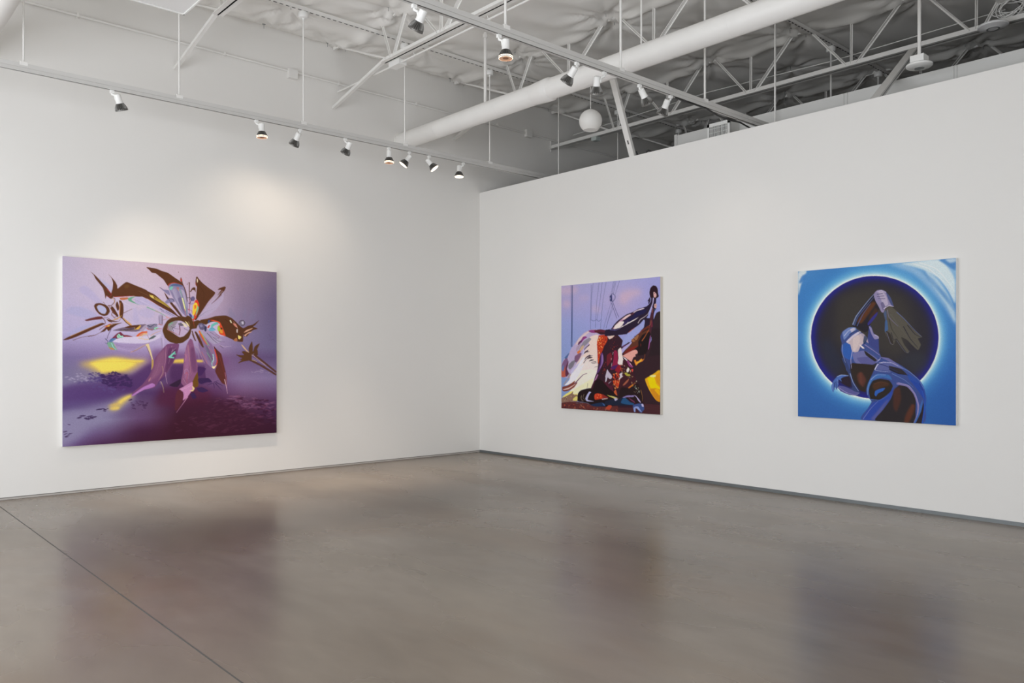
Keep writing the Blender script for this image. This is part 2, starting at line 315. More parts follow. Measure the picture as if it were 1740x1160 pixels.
ART_FLOWER = """\
bg 7 0 .2 .4 .47 .53 .6 .66 .73 .8 .87 .94 1
c3b5ca c9b7c9 cdb8c6 c9b0c0 ba9fb4 9c8699 837289
c2b4cf c8b8d0 ccbacf ccb5cf bda5bd 907d99 6e6083
b8acd1 beb0d4 c6b8d8 c6b4d6 b09cc0 87789f 72668c
9c8cb4 a291bb b09dc8 b49ec6 a189b2 806f98 756990
80709c 8b76a3 9a80aa 9573a0 84668f 6f5681 695580
7c7096 948698 a08496 7c5585 7b5a84 7d648e 7a6892
82789a 857896 806a90 5c3866 735480 8b77a0 8c7aa3
8074a0 5c4478 5a3d6c 50295a 5c3660 78587f 765c86
513a72 5c4678 6b4f74 46203f 4b2244 55304f 57345c
827aa3 8d84a6 6b4c74 431b30 45203a 49243f 48264a
877ba8 6f5680 48213f 40182a 421d33 44203a 40203f
6f5688 4f2a50 421a32 3d1526 3b1628 3a162c 371532
p #a9a8d0 a=.5 f=9.3 : 34,568 78,534 174,530 263,560 371,635 353,665 227,649 104,618 38,597
p #b3a9d0 a=.55 f=9.4 : 160,329 218,300 290,351 371,446 417,524 335,488 245,423 174,373
p #a9a9d2 a=.5 f=7.66 : 344,200 398,236 490,310 500,360 444,323 380,267
p #a9a9d2 a=.55 f=7.47 : 34,829 156,749 389,664 398,694 227,767 86,848
p #b7add3 a=.55 f=7.93 : 707,523 745,531 774,684 707,675
p #b7add3 a=.5 f=8.03 : 755,551 862,506 941,576 882,629 784,602
p #85809f a=.35 f=11.2 : 1784,535 1807,468 1852,533 1897,587 1818,590
p #85809f a=.35 f=11.4 : 1966,574 1994,461 2012,505 2003,595
p #85809f a=.35 f=11.5 : 2047,594 2094,502 2141,523 2105,614
p #7c5485 a=.8 f=29.6 : 941,980 1224,1021 1542,1043 1784,1087 1784,1153 1392,1150 1020,1168 862,1146
p #e8c25a a=.75 f=34.7 : 156,1140 353,1086 518,1063 688,1087 862,1104 764,1165 650,1235 499,1263 353,1241 245,1180
p #fbe060 f=17.4 : 263,1133 371,1098 499,1075 631,1093 745,1128 688,1175 612,1214 499,1243 389,1237 326,1181
p #f9d95c f=7.91 : 612,1099 823,1104 784,1125 631,1128
s #e0b94a w=3.87 a=.7 : 263,1125 444,1118 631,1119 745,1128
p #f6d25c f=4.17 : 1122,1101 1266,1089 1276,1136 1132,1139
p #f6d25c f=4.28 : 1392,1103 1477,1103 1481,1125 1396,1124
p #4f2c5a a=.85 f=25.4 : 1101,1148 1266,1145 1520,1173 1629,1283 1563,1368 1224,1382 1101,1315
p #9389aa a=.9 f=45.5 : 0,1640 191,1610 444,1562 668,1490 726,1471 707,1572 499,1704 298,1812 121,1957 0,2006
p #e9c667 a=.85 f=21.4 : 444,1622 518,1565 574,1523 649,1485 699,1470 710,1495 659,1540 602,1592 555,1637 499,1656
p #f7d868 a=.9 f=7.82 : 546,1566 602,1518 688,1482 678,1510 621,1545 574,1579
p #f3d468 a=.8 f=7.73 : 462,1630 509,1616 565,1615 555,1643 499,1648
p #e8c060 a=.7 f=7.72 : 444,1598 499,1580 555,1578 518,1597
p #573a73 a=.85 f=30.3 : 0,1389 192,1346 371,1330 593,1305 688,1338 707,1430 499,1494 263,1535 86,1547 0,1544
p #543268 a=.9 f=23.8 : 407,1261 537,1244 688,1266 862,1146 1020,1147 1061,1315 862,1393 688,1470 499,1404
leaf #3f2758 n=90 seed=3 rx=23.5 ry=12.6 a=.85 : 362,1261 499,1233 612,1245 688,1307 688,1388 518,1404 389,1351
leaf #54407a n=40 seed=4 rx=20.4 ry=9.81 a=.7 : 227,1258 317,1220 389,1261 371,1340 245,1337
leaf #5d4a80 n=30 seed=5 rx=23.2 ry=9.93 a=.6 : 121,1334 263,1298 353,1380 593,1426 707,1450 444,1462
leaf #b3a7c4 n=22 seed=6 rx=20 ry=7.23 a=.6 : 26,1274 174,1238 281,1269 263,1328 69,1333
leaf #3c2850 n=22 seed=7 rx=27.9 ry=7.32 a=.8 : 17,1699 156,1687 353,1717 316,1636 499,1624 263,1741
leaf #40284f n=8 seed=8 rx=29.6 ry=7.14 a=.8 : 9,1920 34,1777 104,1762 78,1915
leaf #3c1f45 n=20 seed=9 rx=26.8 ry=7.75 a=.6 : 668,1530 862,1579 822,1680 687,1633
leaf #6d3a58 n=150 seed=11 rx=41.7 ry=11.5 a=.55 : 1060,1900 1349,1705 1563,1564 1874,1531 2379,1617 2391,1893 1873,1974 1434,1967
leaf #86587a n=60 seed=12 rx=39.9 ry=8.87 a=.5 : 1607,1587 1829,1529 2367,1594 2379,1709 1874,1686
leaf #3a1630 n=70 seed=13 rx=42.8 ry=11.8 a=.6 : 1541,1628 1874,1553 2379,1594 2390,1939 1650,1938
leaf #a594b4 n=14 seed=14 rx=21.9 ry=6.03 a=.6 : 2058,1223 2295,1203 2343,1272 2105,1268
p #55203a a=.7 f=42.1 : 1020,1418 1434,1408 1585,1499 1520,1627 1224,1657 940,1603
p #5c3420 : 7,887 48,858 150,808 276,744 381,696 404,697 412,707 336,746 231,802 128,853 56,882
s #c98a3a w=5.45,3.11 a=.9 : 77,845 209,778 381,696
s #5c3420 w=3.9,1.56 : 99,890 179,856 313,829 328,822
s #5c3420 w=4.73,2.36 : 246,847 321,828 412,770
p #6a3430 : 213,671 261,651 336,629 381,625 396,641 381,654 313,664 238,679
p #5c3420 : 370,799 404,761 442,727 504,701 589,688 535,712 488,747 450,785 434,761 412,786
p #d9693f : 404,745 450,710 481,701 442,736 419,740
p #e9b04a : 434,727 465,712 457,734
s #5c3420 w=4.78,2.39 : 358,771 412,728 473,710
s #5c3420 w=7.96,3.18 : 392,646 412,666 419,699 404,712
s #5c3420 w=5.62,2.41 : 400,641 442,640 488,668 558,670 574,640
p #5c3420 : 431,653 481,664 550,674 504,680 457,681
s #4a3a58 w=6.4,3.2 : 477,760 450,819 434,869
s #4a3a58 w=3.99,2.39 : 415,865 442,894
p #5c3620 : 306,516 321,489 366,481 419,495 454,527 464,568 442,607 404,620 358,601 324,561
p #b6b4d6 : 333,523 351,502 385,505 419,528 431,561 415,595 381,592 351,568
s #9a4a30 w=3.17 a=.7 : 336,515 358,498 404,512
s #5c3420 w=7.23,4.02 : 442,507 481,501 512,458 515,424 496,417
p #5c3420 : 531,465 543,456 558,506 558,540 543,557 523,499
p #5c3420 : 481,509 504,525 550,607 543,628 488,567 473,535
p #5c3420 : 558,443 582,446 601,487 605,555 593,639 566,623 566,506
p #c9874a : 566,464 572,472 566,607 558,598
s #5c3420 w=4.91,1.64 : 605,580 645,557 696,530
p #e2a54e : 597,631 621,647 692,708 676,717 629,681
s #5c3420 w=9.8,6.53 : 582,623 629,681 692,730
p #d09a48 : 488,659 535,641 589,602 566,632 527,658
s #5c3420 w=6.44,3.22 : 488,576 535,616 504,634
s #5c3420 w=4.02,2.41 : 458,514 488,567 481,609 519,633
s #5c3420 w=3.98,2.39 : 396,467 415,487
p #7a6678 : 492,775 566,749 668,722 724,708 772,702 845,700 841,739 796,766 732,784 644,782 566,779
p #5c3420 : 613,740 668,718 724,712 748,716 724,733 668,747
p #e7b84c : 724,763 756,741 776,706 764,707 740,733 700,755
p #4c3a50 : 550,767 644,752 708,746 732,754 660,773 589,774
s #b9abc4 w=6.66 a=.8 : 772,762 813,744 837,709
p #7a2f48 : 481,868 535,809 574,790 605,820 644,824 704,840 644,853 605,867 566,863 519,872
p #9fd8c0 : 535,834 558,808 578,833 597,829 605,846 582,859 558,855 542,859
p #3f6a9c : 457,889 488,860 519,868 504,893
p #e0632f : 724,852 756,809 796,783 853,777 853,793 813,795 772,822 756,852
p #f2b04c : 756,852 780,822 821,800 853,799 853,808 821,811 788,834 776,854
p #5c3621 : 270,144 321,186 381,252 435,311 473,363 504,391 488,425 465,426 431,395 421,433 412,379 393,314 351,258 321,219 302,179
p #5c3621 : 446,156 488,200 519,239 539,280 543,314 590,269 637,234 724,265 855,318 855,410 788,381 716,385 629,393 504,404 477,376 492,316 496,249 481,200
s #a5303a w=7.2,3.2 : 431,320 458,352 481,380 458,410 427,399
s #b0392c w=6.54,2.45 a=.9 : 504,406 605,396 692,386 788,384
p #75502a a=.6 f=8.17 : 605,276 653,257 668,281 629,309
p #c0714a : 566,413 645,405 660,417 613,435 574,434
p #6aa588 : 649,418 684,399 732,390 692,416 692,437 772,484 716,466 660,443
p #5c3621 : 720,268 817,307 932,357 1006,418 1074,476 1141,530 1193,586 1231,600 1201,605 1141,570 1057,525 965,476 891,428 817,388 720,387
p #a58a3a : 874,360 923,370 973,402 1032,434 1074,467 1124,514 1090,497 1031,465 957,425 899,397
p #e9cf6a : 882,372 915,371 932,396 903,393
s #5c3621 w=7.6 : 923,374 940,404
s #d8b050 w=5.12,2.56 : 965,424 1023,457 1090,502
s #c0442f w=3.38,1.69 a=.8 : 825,392 932,452 1057,525
p #b9aed4 a=.8 : 728,393 809,397 907,449 1015,505 1124,562 1167,595 1116,597 1015,548 891,492 777,480 728,465
s #3c3048 w=5.12,2.56 : 990,514 1040,543
s #4c3a50 w=4.31,2.58 : 1057,542 1158,596
s #7fae92 w=13.6,6.78 a=.8 : 850,503 915,530 998,566 1057,599
s #c98a7a w=6.79,3.39 a=.7 : 940,542 1006,566
s #e27f50 w=6.88,3.44 : 1057,603 1116,628
p #a89bb8 a=.8 : 980,593 1023,587 1027,700 990,701
s #7a6a88 w=5.95 : 981,601 988,697
s #6a5060 w=6.82 : 1019,592 1016,692
s #c5563c w=5.11,2.55 : 973,693 1023,700
p #8f84a8 : 1082,249 1124,220 1193,216 1253,239 1279,299 1296,387 1305,475 1305,578 1279,592 1218,523 1175,446 1124,360 1095,292
p #a59ab8 f=4.35 : 1116,290 1167,279 1193,357 1227,479 1262,548 1218,514 1167,428
p #7b7095 f=3.5 : 1193,392 1236,372 1262,477 1270,557 1236,514
p #c4b6cc a=.7 f=2.63 : 1227,284 1262,300 1288,405 1288,494 1262,389
p #5c3621 : 846,54 948,62 1015,85 1082,102 1159,152 1227,196 1262,247 1286,303 1262,247 1193,216 1124,220 1082,249 1065,232 1032,182 990,150 948,118 903,111 874,80
s #b5452f w=9.54,5.2 : 1082,253 1099,226 1150,211 1219,225 1270,255
p #59678f : 1103,265 1124,233 1176,217 1244,235 1249,248 1193,251 1141,249 1116,277
p #7fc3b4 : 1095,278 1116,255 1141,258 1120,295 1103,293
p #b56a5a a=.8 : 1176,265 1201,259 1206,303 1193,295
s #8fc0a0 w=8.73,5.24 a=.9 : 1210,276 1227,320 1244,389
p #f0e9a0 : 1236,381 1253,389 1279,512 1275,530 1253,460
s #7fae86 w=5.27,2.63 : 1253,389 1283,494 1296,565
s #d96a4a w=4.39,2.63 : 1270,512 1283,583
p #5c3621 : 1219,179 1227,141 1238,164 1249,212 1286,303 1305,422 1296,405 1275,299 1244,221
p #c0412e : 1220,183 1229,152 1238,169 1236,195
s #5c3621 w=3.48 : 1198,79 1201,93
p #8a80a6 : 986,270 1032,295 1091,301 1107,361 1057,333
s #4c3a48 w=5.11,2.56 : 988,271 1032,299
p #5c3621 : 1040,325 1082,380 1141,456 1201,524 1244,593 1227,602 1175,538 1116,466 1065,389
p #8f86aa : 1048,434 1090,397 1141,394 1158,429 1116,439 1065,455
s #3f3448 w=7.77,3.45 : 1090,397 1133,399 1150,425
s #9b93b4 w=7.84,4.35 : 1158,464 1210,541 1244,593
s #3c2c2c w=5.23,2.62 : 1193,533 1253,610
s #5c3621 w=10.6,7.06 : 1324,194 1324,297 1328,403
s #5c3621 w=4.4,1.76 : 1297,227 1314,195
p #5c3621 : 1331,301 1353,264 1375,249 1393,257 1397,311 1384,285 1358,282 1340,309
p #6d6088 : 1349,362 1375,356 1389,383 1375,410 1345,411 1336,390
s #3c3048 w=4.41 : 1296,378 1331,372 1345,394 1336,430 1314,444
s #8a3c44 w=7.06,4.41 : 1331,403 1327,475 1318,564
s #b0506c w=4.42 : 1305,511 1349,523 1358,562
p #4c4c8a : 1314,555 1349,572 1358,607 1327,590
p #5c3621 : 1393,195 1402,131 1415,122 1433,147 1473,190 1545,244 1627,297 1608,336 1545,411 1491,495 1437,578 1402,633 1384,624 1402,561 1428,488 1433,434 1402,382 1402,346 1411,247 1399,221
p #e9d5b8 : 1409,153 1418,144 1424,175 1413,198
s #a5402c w=7.12,3.56 : 1398,190 1402,230 1413,220
p #e0402a : 1393,400 1419,399 1437,452 1428,524 1402,606 1375,633 1358,634 1380,562 1366,491
p #f4d040 : 1366,464 1393,427 1415,440 1419,489 1397,534 1375,580 1359,562
p #e8742e : 1380,463 1402,458 1402,489 1384,508
p #8fb890 : 1419,462 1433,488 1415,552 1393,588 1402,534
p #6fb0a0 : 1358,598 1380,589 1371,625
p #bfb0cf a=.6 : 1428,587 1491,522 1581,410 1700,295 1728,275 1728,367 1654,479 1581,546 1491,594
s #9a8aa8 w=10.8,3.6 a=.7 : 1428,596 1509,539 1595,495
p #6a4030 : 1659,260 1700,240 1733,229 1733,247 1691,295 1654,334 1682,287 1700,263
s #7a5a58 w=7.3,2.74 : 1691,314 1636,380 1581,437
p #5c3621 : 1659,265 1678,243 1738,219 1756,228 1742,265 1701,313 1664,351 1687,305 1719,257 1682,261
s #7a5058 w=9.13,2.74 : 1705,317 1645,380 1591,427
s #c9aab8 w=4.59,1.84 : 1719,271 1673,324
p #5c3621 : 1447,633 1536,611 1627,580 1719,568 1765,569 1831,597 1878,637 1925,682 1973,714 2031,684 2099,664 2178,608 2123,673 2099,692 2158,716 2099,734 2060,763 2021,811 1983,816 1973,783 1968,877 1897,877 1831,851 1747,815 1673,780 1609,735 1536,692
p #d98a78 : 1840,657 1878,665 1902,711 1868,693
p #f0e6c0 : 1803,625 1817,620 1831,652 1817,653
p #7d7388 : 1916,655 1930,624 1964,616 1992,639 1988,671 1959,691 1930,682
p #cfc6d8 : 1949,640 1973,630 1978,662 1959,667
s #3c2c38 w=4.72 : 1916,655 1935,626 1973,618 1994,648 1978,681 1944,686
p #d89a80 : 1978,769 2012,736 2089,711 2079,725 2021,755
p #e0a890 : 1983,802 2031,764 2089,753 2021,787 2002,813
p #c9b9b4 : 1887,729 1906,729 1902,771 1887,766
p #f4dc80 : 1906,803 1925,807 1949,821 1930,849 1911,845
p #b06f4a : 1849,864 1887,831 1901,868 1878,878
p #cfc0dc : 1523,683 1581,650 1664,643 1691,670 1719,733 1737,815 1673,807 1609,754 1545,746
p #3f4f8a : 1532,647 1550,626 1568,632 1550,664
p #e0502e : 1563,628 1609,626 1682,647 1719,715 1747,787 1751,815 1682,793 1663,734 1682,670 1618,644
p #e9a03c : 1673,716 1710,733 1719,779 1691,779
p #9fc23c : 1659,698 1677,693 1686,743 1668,761 1654,734
p #5a3a28 : 1691,715 1714,715 1711,738 1691,734
p #6fc0b4 : 1581,682 1645,648 1668,666 1618,690 1581,722
p #78b4d0 : 1545,746 1590,709 1636,744 1581,759
p #d04a3c : 1532,715 1554,687 1568,687 1550,723
p #5f5678 : 1447,676 1482,666 1505,693 1509,729 1482,747 1446,739
p #8e84ac : 1451,694 1473,684 1487,711 1464,725
p #3c3c5c : 1500,702 1527,710 1518,764 1500,756
p #b0a4c0 a=.8 : 1465,761 1546,796 1637,831 1710,857 1682,894 1618,913 1564,877
s #4c3c50 w=5.45,2.72 : 1528,778 1600,858 1655,903
s #6c5c6c w=4.55,2.73 : 1564,768 1673,839
s #9a4a4a w=4.57,1.83 : 1637,794 1682,821 1664,848
s #5a4458 w=4.58,1.83 : 1600,831 1673,880 1747,884
s #d8c4d8 w=4.62,1.85 : 1673,921 1747,944 1826,931
s #4c3848 w=5.51,2.76 : 1682,926 1728,962
p #8f5a80 : 1258,1119 1271,1013 1297,916 1332,853 1359,870 1380,951 1398,1067 1420,1174 1416,1264 1376,1334 1323,1387 1262,1403 1228,1358 1249,1243
p #a9709a a=.7 f=5.27 : 1289,969 1315,924 1323,1120 1297,1315 1271,1314 1271,1120
p #6d3f68 a=.7 f=7.09 : 1341,960 1376,959 1402,1120 1411,1228 1367,1245 1341,1120
s #c87a8a w=5.27,2.63 : 1267,1035 1288,1053 1284,1102
s #c9968c w=4.41,1.76 : 1306,924 1319,1031 1332,1155 1341,1271
s #c05a68 w=6.15,3.51 : 1275,1270 1293,1244 1306,1271 1293,1315 1297,1368
s #b898b8 w=4.39,2.64 : 1271,1261 1271,1217 1297,1208 1319,1244 1306,1324
p #6f4a1c : 1420,1241 1429,1371 1424,1411 1385,1424 1363,1405 1363,1352 1385,1299
p #c98ab8 : 1202,1441 1271,1403 1358,1356 1363,1405 1385,1433 1341,1476 1297,1537 1249,1570 1258,1509 1245,1464
p #e9d08a : 1354,1405 1385,1433 1363,1468 1327,1458 1363,1450
s #d99ac0 w=8.74,4.37 : 1306,1528 1245,1614 1176,1708
p #5c2a38 : 1202,1441 1245,1469 1253,1544 1202,1665 1159,1681 1167,1506
p #5f2f2a : 1609,935 1655,985 1701,1031 1728,1141 1751,1232 1770,1324 1765,1416 1747,1397 1710,1378 1654,1295 1627,1231 1645,1176 1655,1122 1636,1031
s #e0482e w=14.6,7.29 : 1618,976 1645,1067 1650,1131 1623,1194
p #8d6f98 : 1483,806 1546,877 1591,922 1627,1013 1645,1104 1618,1176 1582,1194 1527,1139 1465,1040 1429,923 1438,798
p #6a5a78 a=.7 f=4.52 : 1510,923 1564,976 1600,1067 1591,1140 1545,1085
s #9fd0d0 w=12.7,7.27 : 1600,1031 1609,1094 1586,1139 1595,1176
p #f4dfae : 1586,1180 1618,1176 1645,1158 1618,1203 1600,1203
s #7fb58a w=5.43,2.71 : 1527,1013 1573,1085 1591,1140
s #c06a78 w=4.53,2.72 : 1546,949 1600,1013
p #5c3621 : 1385,772 1412,780 1465,878 1492,950 1474,950 1429,878
p #5c3621 : 1350,790 1372,817 1403,879 1385,870
p #d9562e : 1429,762 1465,797 1519,868 1546,922 1519,914 1474,851
p #c9d870 : 1456,779 1483,815 1546,913 1559,936 1528,904
p #5aa89c : 1474,815 1496,842 1555,931 1541,922
s #b898a8 w=6.25,3.57 : 1385,942 1429,959 1456,1040 1500,1139
s #9a86a8 w=10.7,5.35 a=.9 : 1394,950 1429,1040 1438,1103
s #c8706a w=5.39,2.7 : 1465,1004 1509,1085 1536,1148
p #7c5a86 a=.75 : 1509,1166 1600,1212 1654,1295 1664,1350 1581,1375 1518,1319
p #47275a : 1420,1183 1474,1184 1518,1202 1509,1220 1465,1282 1424,1282
p #3a2350 : 1429,1318 1545,1315 1591,1366 1527,1365 1464,1386 1429,1362
p #3a2350 : 1411,1433 1473,1422 1545,1464 1482,1485 1429,1470
p #3a2350 : 1336,1503 1376,1482 1407,1541 1367,1557
s #3a2350 w=8.21,2.74 : 1609,1367 1664,1345
s #3a2350 w=8.14,2.71 : 1600,1375 1527,1401
s #3a2350 w=8.19,2.73 : 1609,1376 1618,1439
s #3a2350 w=9.15,2.74 : 1627,1376 1710,1469
s #3a2350 w=9.16,2.75 : 1636,1367 1728,1415
s #e0b8c8 w=9.24,2.77 : 1742,1333 1761,1416 1776,1508
s #a56a90 w=7.39,2.77 : 1747,1251 1765,1361 1773,1471
p #5c3a24 : 2046,1012 2041,956 2080,876 2090,937 2090,993 2099,998 2119,936 2178,898 2148,964 2129,1012 2119,1030 2070,1040
p #5c3a24 : 2051,1012 1993,998 1954,1003 1983,1040 1945,1044 1888,1040 1935,1068 1964,1077 1926,1096 1954,1100 1907,1142 1973,1119 2051,1101 2089,1049
p #d0a88a : 1945,910 1974,928 2022,984 2051,1012 2022,1002 1974,956
p #8a76a0 : 2060,1077 2099,1049 2148,1078 2217,1144 2247,1173 2247,1144 2188,1087 2109,1021
p #5c3a30 : 2099,1030 2148,1059 2247,1135 2257,1154 2187,1106 2129,1068
p #5c3a30 : 2051,1101 2099,1106 2168,1144 2252,1182 2252,1201 2168,1167 2089,1129
s #e0c080 w=6.7,3.83 : 2055,1105 2099,1104 2148,1125
s #8a6a50 w=7.64,3.82 : 2080,1030 2070,1096
p #a892bc : 512,914 598,922 693,921 806,916 887,906 822,941 741,993 677,1014 598,1002 536,989 505,956
p #d8cbe4 : 482,889 598,846 709,840 871,825 1003,805 986,849 920,884 838,911 693,917 559,910
p #7fa88e : 435,915 466,898 497,906 528,973 543,988 489,985 451,956
p #c08a50 : 451,961 497,969 512,988 474,983
s #9fd8e0 w=8.04,4.02 : 482,914 497,956 528,985
s #c9b0a0 w=4.84,2.42 : 512,923 543,985
s #4c5870 w=4.78,2.39 : 420,865 443,894 435,923 416,911
s #d8a080 w=7.47,3.32 : 677,1013 741,989 822,937 879,911
s #8a6a60 w=4.15,1.66 : 701,1006 789,963 854,924
p #5f7aa8 : 451,898 520,855 528,868 482,902
p #e9d0a0 : 838,928 871,919 903,1031 920,1117 912,1221 899,1212 903,1117 879,1014
s #8a6a70 w=6.72,4.2 : 846,945 887,1048 912,1117
p #c09a5c : 903,1100 924,1100 920,1225 903,1221
s #b07a90 w=4.19,2.52 : 854,816 871,851 879,868
p #5c6a60 : 871,868 920,824 953,828 912,859
s #e9c060 w=5.84,3.34 : 757,852 838,868 879,863
s #9a8aa0 w=7.67,5.11 a=.8 : 1007,849 1015,927 1015,988
s #d8c8e0 w=7.69,5.12 a=.8 : 1028,840 1036,927 1028,961
p #7d4a74 : 1078,917 1206,916 1180,1040 1138,1136 1087,1223 1044,1284 986,1335 936,1411 838,1434 757,1466 693,1494 709,1456 805,1373 870,1281 920,1169 936,1083 1003,996
p #62365e a=.8 f=5.16 : 1087,970 1180,969 1138,1119 1087,1206 1053,1266 1061,1127
p #94607f a=.7 f=5.09 : 969,1048 1045,970 1045,1127 1003,1240 936,1308 870,1341 920,1221
p #b77abf : 685,1496 805,1408 903,1363 936,1377 936,1398 887,1419 822,1434 757,1470 709,1500
s #c08aa0 w=5.12,2.56 : 1061,944 1053,1118 1024,1240 978,1334
s #d8b078 w=4.26,1.7 : 1019,1170 1028,1249 994,1309
p #7fd8c0 : 1087,1062 1159,1000 1163,1013 1121,1062 1150,1066 1146,1080 1091,1076
s #7fd8c0 w=10.4 : 1142,1031 1172,1031
s #e0c8b0 w=3.45,1.73 : 1121,952 1129,935
s #e9c8d8 w=3.46,1.73 : 1121,1005 1172,961
p #c98a90 a=.8 : 870,1324 895,1294 887,1324 870,1349
s #d8b0c8 w=5.14,2.57 : 1053,1240 1061,1310 1074,1372
s #d8c090 w=5.12,2.56 : 1003,1344 1028,1414 1036,1475
s #d8a0c8 w=4.25,1.7 : 986,1352 1003,1352 994,1378
p #35203a : 1095,1390 1154,1356 1223,1322 1223,1366 1189,1410 1137,1408
p #c5b2d0 : 1065,712 1090,672 1158,648 1244,655 1305,689 1327,733 1305,786 1270,822 1201,837 1141,798 1082,756
p #9a8f9a : 1078,729 1090,681 1158,653 1193,652 1158,710 1124,755 1158,798 1099,773
p #7fa890 f=1.72 : 1082,703 1116,667 1141,666 1107,702
p #e8d8c0 : 1218,682 1261,668 1296,707 1288,720 1236,699
p #6e6472 : 1192,683 1227,669 1261,699 1227,708
p #c8b0cc : 1150,754 1192,722 1244,721 1296,742 1305,777 1279,809 1218,832 1175,798
s #6a3a48 w=10.5,5.23 : 1210,700 1217,762 1205,815
s #5a5068 w=5.19 : 1145,772 1133,737 1167,714
s #4a4458 w=5.27,2.64 : 1261,734 1314,760
p #5c3a20 : 1021,765 1036,713 1073,651 1124,614 1193,602 1262,610 1314,653 1344,705 1340,786 1314,848 1244,901 1175,912 1099,891 1048,843 r 1073,747 1090,685 1158,651 1227,646 1296,684 1327,733 1305,777 1261,823 1210,837 1141,794 1090,764
p #5c3a20 : 1227,593 1279,601 1305,582 1349,607 1366,651 1419,632 1455,640 1518,629 1545,633 1518,683 1464,667 1419,695 1402,740 1349,750 1331,706 1296,653 1262,637
s #b5452f w=6.04,3.45 a=.8 : 1078,734 1090,764 1158,789 1192,815
p #f0dfa0 : 1270,645 1305,671 1327,715 1305,698
s #a0402c w=8.87,4.44 : 1371,633 1375,678 1384,722
p #bfa8cc : 1349,741 1410,731 1419,753 1366,767
s #5c3621 w=12.4,7.09 : 1353,759 1393,874
s #5c3621 w=14.3,8.91 : 1393,767 1446,882
s #e0722e w=16.1,7.17 : 1437,757 1508,882
s #8fc0a0 w=7.18,3.59 : 1455,766 1526,873
p #6a6080 : 1428,677 1464,665 1495,684 1500,724 1473,747 1441,730
p #9088ac : 1441,694 1464,680 1482,702 1459,716
p #8a8098 : 850,705 915,694 965,697 948,741 907,768 866,751
s #3c3c58 w=7.58,3.37 : 858,709 890,725 932,694 961,693
p #8fd8b8 : 927,737 965,723 973,736 940,754
s #c0502e w=7.56,4.2 : 849,739 874,760 932,750
s #c83c2c w=4.25,2.55 : 948,745 1015,744
s #d8a060 w=5.92,2.54 : 890,828 940,793 1006,766
s #5c5868 w=6.74,3.37 : 874,863 907,837 940,828
p #5c3621 : 728,720 760,707 777,711 744,741 728,754
p #e9b84c : 736,758 760,737 777,711 789,715 764,754
p #b0a0b8 : 776,770 817,718 841,705 850,717 809,778
s #b35a3a w=3.21,1.61 a=.8 : 458,510 488,559 519,591
s #d9a04a w=4.03,1.61 : 488,417 515,457 504,508 535,524
s #7a4a30 w=3.22,1.61 : 481,593 511,642 550,649
s #5c3420 w=4.02,1.61 : 442,661 488,693 535,683
s #e8c070 w=3.22,1.61 a=.9 : 442,731 504,705 566,691
s #8a7a9a w=4.07,1.63 a=.8 : 511,772 605,757 708,738
s #c8a868 w=3.27,1.64 : 582,774 644,765 724,761
s #5a8a7a w=4.86,2.43 : 550,825 566,850 597,852
s #c86a3a w=4.09,1.64 : 613,829 652,841 692,840
s #a8a0c0 w=6.57,2.47 a=.6 : 613,647 676,705 772,701
s #d8c8e0 w=8.19,3.27 a=.6 : 589,454 645,486 724,516
s #9a90b0 w=4.98,2.49 a=.6 : 692,416 772,446 845,486
s #7a5230 w=5.02,1.67 a=.9 : 761,327 850,365 940,421
s #caa850 w=3.38,1.69 : 899,371 940,413 998,445
s #3a2418 w=4.25,1.7 : 891,398 973,446 1082,502
s #f0e0a0 w=3.37,1.69 : 903,388 923,405
s #d8cce0 w=6.73,2.52 a=.7 : 777,429 891,484 1006,549
s #6a6080 w=3.43,1.72 : 1006,540 1082,572 1141,605
s #c05a40 w=3.43,1.71 : 1023,644 1057,634 1082,624
s #b8b0cc w=6.08,2.61 a=.8 : 1141,307 1176,393 1227,496
s #6a5c88 w=4.33,1.73 a=.9 : 1124,316 1158,394 1210,479
s #d8d0e0 w=4.37,1.75 a=.8 : 1193,277 1227,355 1262,460
s #5c5078 w=3.51,1.76 : 1262,282 1288,352 1296,431
s #3a2a30 w=4.31,1.72 : 1057,363 1107,431 1175,516
s #8a78a0 w=4.42,1.77 a=.8 : 1305,422 1340,438 1366,428
s #4c3c5c w=3.54,1.77 : 1314,440 1349,447 1375,437
s #c83c3c w=3.52,1.76 : 1305,502 1323,528 1314,564
s #3c4c8c w=5.3,2.65 : 1331,554 1344,590
s #f0a030 w=4.44,1.77 : 1384,472 1380,517 1371,553
s #4a2c18 w=4.48,1.79 : 1437,219 1491,306 1491,414
s #7a5030 w=3.61,1.81 a=.7 : 1473,217 1545,267 1608,300
s #c8b8d0 w=5.44,1.81 a=.7 : 1491,558 1581,500 1654,425
s #5c3621 w=4.41,1.76 : 1279,618 1314,653 1366,678
s #e8d0a0 w=3.53,1.76 : 1314,653 1331,697
s #b09cb8 w=5.19,2.6 : 1107,685 1141,728 1192,753
s #4c4458 w=3.47,1.73 : 1116,711 1158,736 1227,744
s #8a3c3c w=3.44,1.72 : 1082,712 1082,747 1116,781
s #f0e8d8 w=4.39,1.75 : 1244,673 1279,698 1305,733
s #c8c0d8 w=3.39,1.7 : 932,715 965,732 1006,727
s #50a890 w=4.23,1.69 : 915,750 940,758 973,745
s #d8503c w=4.17,1.67 : 776,830 817,795 858,786
s #f0c050 w=3.34,1.67 : 793,847 833,821 866,816
s #7a7088 w=4.22,1.69 : 874,872 923,845 973,801
s #7a4a28 w=4.55,1.82 : 1500,630 1609,599 1737,581
s #3a2010 w=4.65,1.86 a=.8 : 1747,613 1831,675 1878,748
s #e8b0a0 w=3.74,1.87 : 1850,638 1887,683 1906,729
s #f0d8c0 w=3.81,1.91 : 2002,755 2050,726 2099,706
s #4c2c18 w=4.77,1.91 : 2002,783 2060,744 2138,715
s #6c5078 w=3.91,1.96 : 2307,778 2322,825 2312,863
